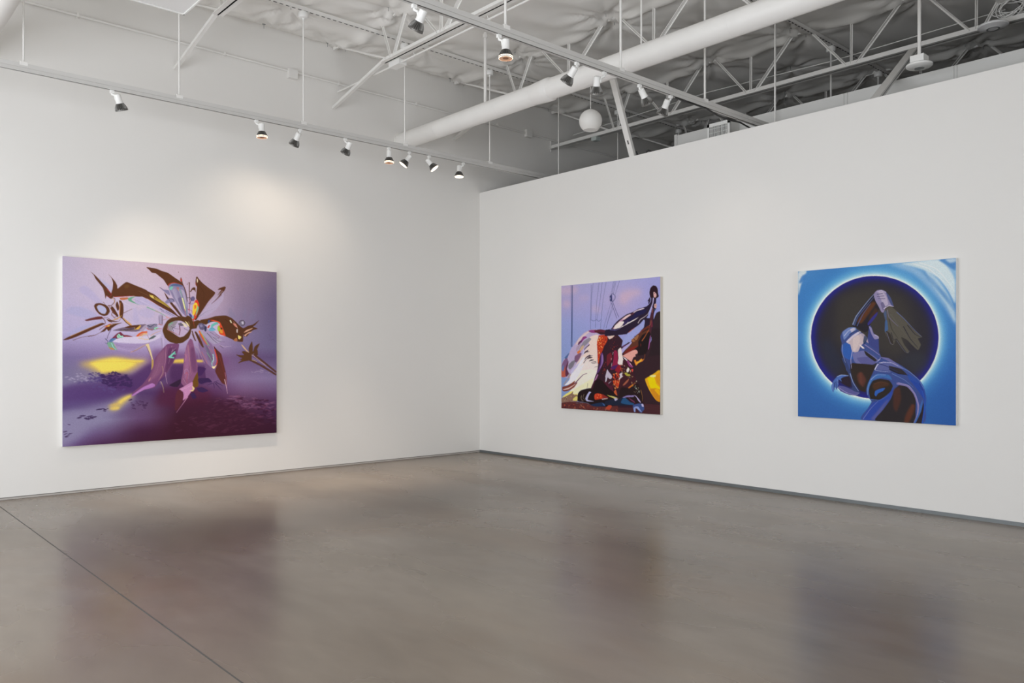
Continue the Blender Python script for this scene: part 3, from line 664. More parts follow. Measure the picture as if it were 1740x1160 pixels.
s #6c5078 w=3.92,1.96 : 2322,825 2347,796
s #6c5078 w=3.93,1.97 : 2327,854 2357,844 2387,858
s #e87040 w=4.58,1.83 : 1654,671 1682,706 1710,770
s #5098b8 w=4.54,1.82 : 1554,737 1590,722 1627,735
s #d0d860 w=4.58,1.83 : 1664,716 1673,752
s #a898b8 w=4.53,1.81 a=.8 : 1500,783 1572,818 1654,862
s #6c5c78 w=3.64,1.82 : 1536,791 1609,835 1673,843
s #d0a0b8 w=3.51,1.76 : 1280,978 1284,1049 1271,1120
s #7c5078 w=4.43,1.77 : 1358,995 1372,1102 1380,1209
s #c890a8 w=3.51,1.76 : 1254,1314 1280,1368 1314,1395
s #e0c0d8 w=3.52,1.76 : 1228,1446 1297,1421 1358,1387
s #a06890 w=4.37,1.75 : 1228,1455 1262,1482 1271,1527
s #8a3830 w=4.6,1.84 : 1673,1040 1710,1168 1747,1306
s #b8a0b8 w=3.61,1.81 : 1492,851 1546,949 1591,1040
s #f0d8d0 w=3.63,1.82 : 1600,1067 1613,1112 1595,1149
s #5c9c90 w=3.61,1.8 : 1492,923 1536,995 1573,1076
s #5c3828 w=5.8,1.93 : 2129,1059 2197,1115 2252,1168
s #3c2418 w=4.75,1.9 : 1973,1049 2022,1059 2060,1040
s #7a5a30 w=3.82,1.91 : 2080,899 2070,965 2080,1012
s #7a5a30 w=3.85,1.92 : 2168,908 2138,965 2119,1012
s #d8b890 w=3.79,1.89 : 1954,919 1993,965 2041,1002
s #c8b8d8 w=4.08,1.63 a=.8 : 543,964 630,989 693,997
s #7c6c98 w=3.26,1.63 a=.8 : 520,931 622,955 741,955
s #b8a0c8 w=4.1,1.64 : 567,905 677,913 789,912
s #d8c0a0 w=3.32,1.66 : 725,989 789,950 838,928
s #9a6088 w=3.43,1.72 : 1087,944 1070,1040 1053,1162
s #c09ab0 w=3.45,1.72 : 1138,970 1112,1057 1087,1145
s #a87098 w=4.23,1.69 a=.8 : 986,1135 953,1239 887,1341
s #d898c8 w=3.34,1.67 : 741,1465 822,1417 911,1372
s #5c2c58 w=4.26,1.7 : 1053,1258 1003,1318 969,1378
s #5c3a30 w=19.4,25.2 : 2104,1030 2207,1106 2403,1260
s #5c3a30 w=19.4,25.2 : 2051,1101 2168,1153 2403,1289
s #8a76a0 w=13.6,7.75 : 2075,1073 2197,1130 2398,1272
s #d0a890 w=5.79,3.86 : 2089,1040 2178,1106 2267,1173
p #5c3a24 : 2051,1012 2051,946 2082,871 2094,946 2089,1012
p #5c3a24 : 2094,1012 2129,932 2183,896 2153,964 2129,1021
p #5c3a24 : 2119,1012 2153,974 2158,1040 2119,1049
p #5c3a24 : 2075,1040 1993,993 1954,1003 1983,1040 1940,1044 1883,1038 1935,1070 1964,1079 1926,1097 1956,1103 1902,1142 1983,1119 2075,1101
p #3c1628 a=.55 f=48.7 : 1224,1614 1650,1545 1988,1736 2378,1893 2390,2008 1650,2047 1101,2029
"""
ART_HORSE = """\
bg 4 0 .15 .3 .5 .7 1
a3a0cc a6a3d0 a8a6d6 9d9dd4
a9a0ca a8a4d4 b5a6ce 9a9cd6
96a0d4 9ca0d6 a6a0d2 8c94d4
8c9cd0 8f9ed4 8f98d4 8a92d2
809acc 809acc 8a94d0 8a90d0
8098c8 8098c8 8090c8 8090c8
p #c4adc6 a=.8 f=32.2 : 0,21 155,5 308,40 296,107 108,131 0,107
p #c3adc8 a=.7 f=24.3 : 36,213 131,201 178,254 131,303 48,291
p #cbb0c6 a=.8 f=32.6 : 1047,168 1193,128 1356,138 1396,188 1234,226 1130,301 1047,281
p #bfaccc a=.7 f=26.9 : 547,314 636,293 724,347 702,395 569,382
p #b9a9cc a=.6 f=27.4 : 319,160 457,150 547,189 456,234 353,221
s #3c4a78 w=10 : 186,4 188,323 192,579 184,835
s #3c4a78 w=10 : 210,5 207,324 206,580 201,835
s #4c5684 w=3.87 : 552,22 542,339 535,606
s #4c5684 w=3.87 : 588,0 558,173 546,489
s #4c5684 w=3.83 : 692,-1 647,261 624,591
s #4c5684 w=3.81 : 743,2 702,263 647,493
s #4c5684 w=3.79 : 812,3 757,233 713,602
s #4c5684 w=3.84 : 546,481 591,499 647,484 680,507 724,487
s #4c5684 w=3.73 : 937,7 894,175
s #4c5684 w=3.73 : 958,4 909,176
s #4c5684 w=3.72 : 978,5 930,177
s #4c5684 w=3.72 : 1037,6 962,179 811,597
s #4c5684 w=3.76 : 898,273 855,369 767,604
s #4c5684 w=3.75 : 930,340 855,483 811,597
s #3a3c6c w=5.58 : 887,248 951,389 993,480
s #3a3c6c w=5.57 : 909,241 983,391 1025,465
s #3c4474 w=5.6 : 877,191 920,160 962,187 966,220 930,259 877,248 872,198
p #3a3c6c : 870,190 909,176 915,250 877,248 887,216
p #331f26 : 1689,424 1720,437 1717,1714 1372,1731 1271,1578 1231,1325 1252,1102 1394,928 1533,788 1592,665 1622,542
p #46242a : -39,1655 544,1589 1189,1549 1725,1560 1724,1714 -64,1716
p #331f26 : 1066,845 1191,783 1354,849 1474,756 1572,882 1393,1117 1272,1117 1170,1006
p #331a26 : 613,641 940,649 1108,782 1313,1038 1292,1323 1432,1587 521,1607 522,1273 634,1105
p #b8a8cc : -4,1101 25,1032 78,963 154,909 183,861 258,787 332,714 424,648 515,617 650,611 781,621 868,626 876,666 781,795 693,992 657,1150 604,1237 -4,1246
p #d8c3c4 : 267,801 332,721 424,662 533,618 623,613 515,644 443,689 360,741 305,801
p #8a3a78 : 497,627 551,615 641,617 676,638 623,656 551,651
p #8c3a80 : 351,782 397,708 443,696 479,710 424,736 369,782
p #5c2a58 : 309,808 323,774 369,748 388,749 369,782 323,808
p #5c1f30 : 605,623 711,612 799,624 868,630 851,665 781,680 720,682 667,661 614,643
p #3a1a28 : 658,654 720,645 799,657 781,680 720,678
p #e9d2c8 : 479,743 551,698 641,680 676,687 667,767 654,819 658,939 662,1044 666,1097 604,1230 173,1244 201,1161 313,1032 369,964 433,890 515,804
p #ecdcd8 : 182,1237 239,1127 332,1045 396,964 478,991 640,1031 657,1097 604,1230
p #c2bdde : 182,1161 257,1093 350,1032 396,964 406,870 433,884 387,991 313,1093 239,1154 192,1216
p #e8e4ee : 350,1032 442,964 387,1058 267,1167 220,1209
p #8f8a98 f=2.35 : 406,769 515,717 551,738 479,797 369,870 323,883
p #c7a98c : 378,829 424,816 406,863 369,890 332,917 304,916
p #d9793f : 295,903 332,883 369,890 332,923 309,930
p #a894a8 a=.8 : 277,855 314,815 369,775 332,856 286,896
p #7c7884 : 135,1080 192,1032 248,1011 276,977 257,1038 220,1100 163,1141 135,1121
p #7f5a78 : 258,957 350,917 378,924 332,1005 276,1045 248,1011
s #4a4a6a w=4.77 : 281,971 253,991 262,1032 281,1042
p #453648 : 438,854 479,827 524,801 515,821 460,850 415,884
p #453648 : 415,931 442,897 506,874 488,894 524,901 460,911
p #453648 : 424,1011 460,971 524,941 542,951 586,955 515,965 478,978
p #3a2c38 : 469,995 515,968 560,971 573,981 515,991
p #3a2c38 : 505,1028 550,1005 604,1008 568,1018
s #453648 w=10.9,3.13 : 414,1052 451,1011 487,991
s #3a2c38 w=9.24,3.08 : 640,1031 595,1035 550,1045
s #3a2c38 w=9.24,3.08 : 644,1048 595,1051 559,1058
s #453648 w=6.14,2.3 : 662,1096 604,1104
s #6a5a68 w=7.84,3.14 : 331,1234 405,1200 514,1178
p #4c6a9c : 59,984 107,943 154,912 126,963 97,1011
p #7a5a80 : 1,1101 40,1025 97,984 116,991 126,1025 107,1073 78,1128 87,1238 -4,1239
p #b55a4a : -4,1163 25,1135 40,1163 78,1094 78,1238 -4,1239
p #5f7ab0 : 11,1115 40,1073 44,1142 25,1170
p #5c2f48 : 78,1121 107,1059 135,1018 126,1080 107,1135 144,1196 97,1238 78,1217
p #b8391f : 685,691 746,686 825,684 833,756 798,808 763,860 737,913 711,939 684,1051 666,1058 662,925 654,819 658,747 676,727
glit 46 seed=1 rx=12.2 cols=e0622a,f0a050,c9301c,f0c884,8c2a20,e87838 : 667,727 737,695 825,691 824,763 781,821 737,899 693,952 684,1051 666,1051 662,925 658,819
p #e0c4b8 : 842,678 868,646 945,651 958,693 919,725 868,744 846,724
s #8a6a60 w=3.73 : 868,662 919,667 928,680
p #331a26 : 1004,636 1004,914 919,927 901,1057 867,1129 823,1227 621,1230 675,1157 737,1097 754,1025 719,939 763,873 781,821 868,770 953,719
p #5a3470 : 719,926 754,919 767,1011 745,1077 693,1157 639,1197 675,1124 710,1044
p #8a6aa4 : 737,939 759,952 763,1025 737,1084 693,1130 728,1057
p #6c1f2c f=2.25 : 824,952 893,914 919,992 867,1057 824,1090
p #8c1f44 : 944,908 987,895 1008,927 1008,1095 918,1096 936,1031
p #a03060 : 936,1005 995,1018 1003,1076 927,1076
s #d8c0cc w=5.96 : 932,907 923,940
s #d8c0cc w=6.72 : 901,985 897,1011
s #d8c0cc w=6.72 : 910,1044 901,1096
p #b8a4c4 : 832,1132 858,1162 910,1207 918,1232 797,1234 815,1175
glit 20 seed=2 rx=7.45 cols=7c2a22,5a1a20,c9472c,902838 : 868,750 1004,688 1004,837 919,888 833,874
glit 20 seed=3 rx=7.55 cols=7c2a22,8a3a28,a0352c : 763,1057 833,1024 815,1162 745,1189
p #271a30 : 797,623 892,613 935,568 1003,512 1079,470 1162,431 1245,412 1342,372 1423,360 1470,349 1510,323 1534,293 1542,250 1518,205 1520,161 1534,125 1573,100 1616,111 1639,144 1647,200 1655,231 1643,249 1620,260 1616,303 1608,340 1619,378 1596,414 1584,463 1580,513 1603,477 1627,434 1658,420 1685,424 1687,443 1679,492 1679,720 1162,709 1203,659 1277,610 1325,586 1374,556 1422,514 1438,514 1442,546 1426,608 1382,645 1341,669 797,702
p #9398d4 : 1470,490 1494,460 1502,423 1533,368 1553,350 1561,363 1541,424 1525,474 1517,495
p #98a0d6 : 1145,703 1178,665 1260,629 1342,593 1390,544 1422,514 1442,527 1426,608 1382,638 1333,669 1301,709
p #9398d4 : 1584,513 1580,463 1592,420 1615,390 1650,392 1673,424 1635,428 1604,470
p #2f2228 : 1596,483 1619,440 1658,420 1687,425 1685,467 1680,720 1532,717 1572,587 1584,513
p #2a1420 : 1518,174 1534,125 1573,100 1616,111 1639,144 1647,200 1657,234 1643,250 1620,254 1596,265 1557,257 1526,236
p #d0a4a4 : 1577,183 1596,181 1620,204 1624,229 1604,250 1581,239
s #3a2030 w=5.57 : 1589,196 1600,197
p #b8b0dc : 1569,251 1585,252 1573,320 1549,375 1533,424 1518,417 1537,362 1561,313
p #c9a09a : 1592,327 1616,322 1627,341 1615,381 1592,371 1584,352
s #7a4a50 w=3.47 : 1592,346 1619,350
p #3a4a60 : 1584,389 1612,384 1604,402 1588,414
p #30243c : 1486,284 1510,254 1526,236 1530,280 1510,317 1494,316 1502,291
p #d8c8d8 : 1269,407 1326,384 1422,366 1438,376 1374,389 1310,402 1261,425
p #211c48 : 1244,469 1310,415 1422,388 1470,396 1438,433 1342,460 1261,502 1178,537 1129,523 1162,492
p #b88aa8 : 918,613 978,557 1045,507 1121,465 1212,433 1228,437 1162,473 1087,515 1020,571 977,608
p #f0dcd8 : 961,569 1003,544 1045,520 1104,522 1112,535 1079,573 1028,603 943,614
p #e4c4c4 : 1079,495 1146,453 1212,433 1236,440 1179,467 1121,497
p #f0e0e0 : 1070,585 1145,555 1170,531 1187,528 1178,540 1261,508 1350,476 1277,515 1178,553 1087,589 1020,610
p #2f2450 : 1087,566 1112,535 1112,516 1162,505 1187,525 1145,555 1104,577
s #e8d8dc w=8.49,3.54 : 1334,552 1374,506 1438,477 1486,447 1510,417
p #5c2f3c : 1212,439 1253,419 1277,426 1244,444
s #6c6cb0 w=7.42,2.97 : 875,619 977,628 1062,604
p #4a2430 : 1529,461 1553,419 1580,389 1580,426 1572,488 1532,711 1485,710 1509,598
s #c97a6a w=6.98,4.19 : 1569,376 1553,431
s #b0674a w=7.05,3.52 : 1541,524 1525,580 1422,646 1382,689
s #a04030 w=5.63,2.81 : 1517,598 1501,660 1453,703
p #6c2838 : 1541,543 1560,537 1564,600 1541,605
p #6a3024 : 1341,669 1438,615 1509,585 1501,710 1309,706
p #2e1a20 : 1406,658 1470,628 1501,617 1485,710 1374,708
s #d0683c w=7.22,3.61 : 1186,665 1244,628 1285,610
p #2a1c22 : 1275,1102 1389,1038 1492,969 1548,826 1548,639 1679,642 1678,1148 1547,1200 1452,1238 1491,1363 1388,1365 1324,1202
p #331f26 : 1275,1102 1324,1076 1492,975 1678,951 1678,1136 1515,1200 1448,1238 1460,1288 1499,1366 1356,1369 1308,1215
p #5c3324 : 1211,796 1276,727 1341,697 1390,673 1501,638 1501,750 1389,843 1276,886 1145,897 1111,910 1161,859
p #1f1418 : 1341,779 1406,698 1517,663 1540,732 1501,856 1453,937 1341,950 1325,886 1276,873 1341,836
p #a06a44 : 1227,758 1276,733 1325,700 1349,703 1317,760 1260,784
s #3a2018 w=8.61,2.87 : 1260,739 1293,765 1325,760
s #cc6a34 w=9.88,4.23 : 1397,774 1437,730 1493,656 1509,638
s #a03a2c w=6.4,3.56 : 1381,805 1381,843
p #93508a : 1525,713 1536,707 1516,844 1501,881 1493,875 1509,788
p #9aa2d8 : 1070,839 1095,756 1162,693 1244,637 1382,635 1349,678 1276,714 1227,758 1170,795 1086,833
p #b0a8d8 : 1061,884 1103,846 1170,814 1227,783 1240,790 1194,834 1128,884 1078,929 1061,916
p #5c2a5c : 1086,833 1145,814 1178,802 1136,827 1086,852
p #7c241c : 1094,936 1161,885 1243,847 1341,829 1276,873 1211,904
p #e0a298 : 1082,958 1161,923 1243,892 1300,880 1329,899 1329,924 1292,943 1300,962 1264,975 1243,1013 1235,1032 1169,1000 1111,968
p #e9dcd8 : 1011,883 1061,852 1078,929 1086,961 1099,1000 1111,1026 1094,1071 1035,1071 1006,1051 1019,987
p #f0e8ee : 1086,964 1144,993 1177,1025 1144,1013
p #8c3c70 : 1144,1019 1186,1019 1227,1064 1259,1089 1243,1105 1194,1089 1161,1057
s #f0d8e0 w=8.68,3.62 : 1202,1045 1239,1080
p #d9822c : 1272,1013 1300,1006 1308,1025 1349,1019 1389,988 1401,1000 1437,994 1405,1025 1349,1044 1312,1076 1300,1076 1284,1044
p #f0b83c : 1284,1032 1308,1044 1349,1025 1397,994 1381,1025 1316,1057
s #8a4a24 w=8.49,2.83 : 1445,937 1437,988 1405,1013
p #8c1f44 : 943,896 989,890 998,948 998,1039 1019,1090 942,1130 882,1130 934,1039
p #4c2060 : 908,1091 1010,1071 1027,1103 942,1130 899,1123
p #8c1c2c : 1010,1077 1052,1071 1061,1129 1027,1174 959,1142
p #3f1a24 : 1094,1013 1144,1013 1202,1102 1226,1115 1275,1203 1308,1253 1340,1329 1356,1369 795,1383 891,1208 1060,1206
glit 50 seed=4 rx=13.3 cols=c9472c,e07a3c,a82a20,d0a060,802018,e0502c : 934,1182 1027,1161 1052,1245 1018,1310 916,1273
glit 60 seed=5 rx=10.1 cols=b0a088,8a6a50,5a3030,c0b4a0,3a2a28,a04838,7a8a40 : 1061,1077 1127,1070 1194,1115 1275,1203 1316,1266 1340,1341 1275,1368 1210,1268 1144,1192 1069,1167
p #a9a040 : 1119,1173 1160,1166 1210,1191 1210,1210 1169,1211 1135,1199
p #e4dcd4 : 1152,1134 1177,1102 1198,1121 1185,1160 1160,1166
p #231a18 : 1160,1166 1202,1159 1210,1178 1177,1185
p #d04a3c : 1226,1127 1259,1121 1259,1146 1243,1159
p #d0c4cc : 1035,1187 1086,1167 1077,1206 1098,1212 1052,1245 1018,1265 1044,1219
p #a05a44 : 1085,1328 1144,1275 1193,1242 1177,1281 1119,1327
s #3a1c20 w=14.6 : 1160,1243 1094,1308 1060,1360
p #c08a2c : 1168,1364 1226,1325 1267,1305 1250,1337 1201,1370
p #c0b8c8 : 804,1209 831,1130 856,1176 916,1221 891,1254 856,1248 839,1209 822,1274 795,1301
s #c8c0d8 w=8.99,3.75 : 839,1320 899,1280
p #e0a81c : 1448,1242 1523,1203 1594,1168 1678,1136 1677,1506 1616,1496 1562,1442 1507,1369 1468,1301
p #f0d000 : 1488,1228 1586,1218 1617,1298 1671,1340 1671,1365 1546,1361 1507,1300
p #e9e090 : 1515,1206 1547,1193 1613,1192 1609,1214 1547,1218
p #d8941c : 1613,1199 1678,1155 1677,1321 1632,1285 1609,1236
p #f0e6d8 f=2.36 : 182,1224 350,1154 550,1133 639,1152 622,1218 559,1372 477,1388 349,1418 303,1473 191,1463 125,1465 219,1380 276,1318 144,1327
p #efe6c0 : 294,1379 478,1294 586,1252 559,1372 477,1384 395,1403 322,1439 303,1473 191,1463 144,1457
p #e6dc78 : 10,1523 87,1473 172,1436 229,1435 210,1469 303,1466 303,1487 191,1490 96,1507
p #8a6c5c : 0,1537 96,1500 182,1463 219,1435 219,1476 303,1480 303,1561 191,1572 96,1589 0,1593
glit 26 seed=6 rx=12.8 cols=a08468,6c4c44,c0a888,8a5a50 : 10,1537 200,1469 294,1494 284,1562 29,1592
p #d8cc70 : 219,1537 266,1501 303,1500 294,1555 228,1557
p #7c3c30 : 20,1378 106,1362 201,1319 257,1288 248,1325 303,1311 238,1380 144,1423 58,1439 20,1426
p #d8b8b0 : 30,1412 144,1382 276,1325 238,1353 144,1403 49,1422
s #6c4a68 w=17.3,4.73 : 257,1325 331,1263 405,1208 478,1187
p #a0949c : 49,1357 125,1273 182,1204 144,1191 116,1259 68,1308 39,1350
p #e6e4f0 : 58,1357 144,1286 201,1190 350,1100 424,1066 350,1175 276,1270 144,1341
p #a4709c f=1.54 : 604,1278 657,1198 675,1204 639,1264 550,1373
p #1f1114 : 303,1521 312,1459 359,1418 477,1388 550,1379 604,1298 683,1257 762,1289 832,1333 918,1338 952,1389 1003,1452 1002,1582 779,1610 603,1610 459,1576 312,1561
p #3f1828 : 550,1373 604,1285 683,1250 630,1284 594,1358 568,1399
p #4f1a2c : 762,1289 849,1307 866,1339 918,1338 935,1415 849,1365
p #c03a20 : 617,1457 665,1443 736,1454 805,1478 736,1513 621,1530 603,1491
glit 20 seed=7 rx=9.16 cols=e0502c,a82018,e88a4c : 630,1457 736,1454 736,1506 621,1523
p #8a2a24 : 745,1453 831,1484 849,1496 753,1506
p #b0b0d8 : 445,1523 477,1468 514,1427 550,1433 522,1460 486,1535 603,1551 477,1558
p #4a3c38 : 358,1505 386,1471 377,1532 423,1557 377,1559
s #9a8c70 w=7.07,3.14 : 377,1484 368,1525 413,1557
s #8a7c60 w=7.05,3.13 : 423,1463 404,1511 450,1549
p #b8a0a0 : 736,1513 831,1500 840,1509 744,1526
p #c9c060 : 823,1458 875,1469 952,1480 968,1505 866,1479
s #2c1c18 w=3.11 : 491,1317 479,1388
p #b8b4d8 : 943,1500 1002,1511 1002,1536 951,1532
p #5c2c2c : -2,1600 144,1577 312,1568 477,1582 603,1617 779,1616 1002,1595 1002,1669 779,1669 513,1667 -2,1669
glit 40 seed=8 rx=17 cols=7c4034,a04a38,4a2028,8c5a48,6a302c : 10,1606 312,1581 477,1595 603,1630 779,1630 1002,1614 1002,1659 779,1662 10,1661
s #c08a68 w=4.7,2.35 : 367,1620 450,1657
s #d0a080 w=4.51,2.26 : 796,1662 857,1607
p #b0442c : 796,1635 874,1580 909,1605 866,1652
p #1a2c4c : 531,1600 744,1559 796,1603 638,1619
p #3a5a8c : 744,1572 779,1577 796,1603 770,1600
s #5c6878 w=6.26,2.35 : 275,1589 477,1575 531,1600
p #241518 : 1060,1360 1168,1358 1275,1330 1307,1304 1340,1303 1372,1366 1404,1440 1415,1534 1307,1551 1093,1482 1018,1504
p #1c2236 : 795,1544 941,1506 1018,1510 1093,1479 1225,1554 1282,1564 1143,1583 975,1589 795,1590
p #24507c : 1060,1554 1085,1501 1126,1481 1209,1535 1274,1552 1258,1572 1159,1569
p #8a7ab0 : 1085,1482 1168,1454 1275,1451 1262,1470 1168,1476 1110,1488
p #6c3050 : 1176,1476 1274,1520 1291,1545 1225,1516
p #b4a8d4 : 1266,1444 1307,1456 1355,1499 1379,1529 1379,1542 1339,1512 1307,1469
p #3c5088 : 1258,1572 1339,1550 1419,1553 1435,1615 1387,1661 1355,1650 1323,1613 1290,1602 1298,1653 1274,1657 1258,1616
p #8c9cd0 : 1266,1610 1291,1590 1339,1588 1387,1642 1403,1660 1339,1625 1299,1608 1294,1653 1274,1654
p #c4bce0 : 1387,1554 1419,1553 1427,1584 1403,1585
glit 24 seed=9 rx=10 cols=c8c8c8,5c6c5c,a0a8a0,3a3a38,8a7a5c : 1275,1355 1307,1304 1340,1329 1380,1403 1340,1430 1275,1406
p #c9682c : 1176,1358 1259,1311 1242,1331 1201,1364
s #c08a40 w=5.68,2.84 : 1380,1378 1404,1453 1404,1522
p #c8c080 : 890,1469 958,1480 1018,1497 950,1493
p #c03c20 : 925,1279 993,1271 1035,1303 1009,1362 950,1324
p #b8b0d0 : 950,1512 975,1492 1009,1510 967,1531
glit 30 seed=10 rx=10.4 cols=c9472c,e07a3c,8a3a24,d0a060 : 933,1273 1035,1284 1018,1374 975,1421 916,1312
p #c05a34 : 941,1415 976,1388 1001,1465 958,1441
glit 14 seed=11 rx=10.3 cols=c9472c,b0683c,8a3a24 : 1044,1071 1094,1071 1094,1154 1052,1154
s #5c4a3c w=3.49,2.09 a=.5 : 1451,1577 1670,1593
s #5c4a3c w=3.48,2.09 a=.5 : 1467,1601 1670,1618
p #d08a1c : 1523,1362 1624,1353 1671,1371 1677,1512 1624,1502 1570,1448
p #f0b010 : 1593,1373 1632,1353 1671,1383 1671,1439 1624,1403
"""
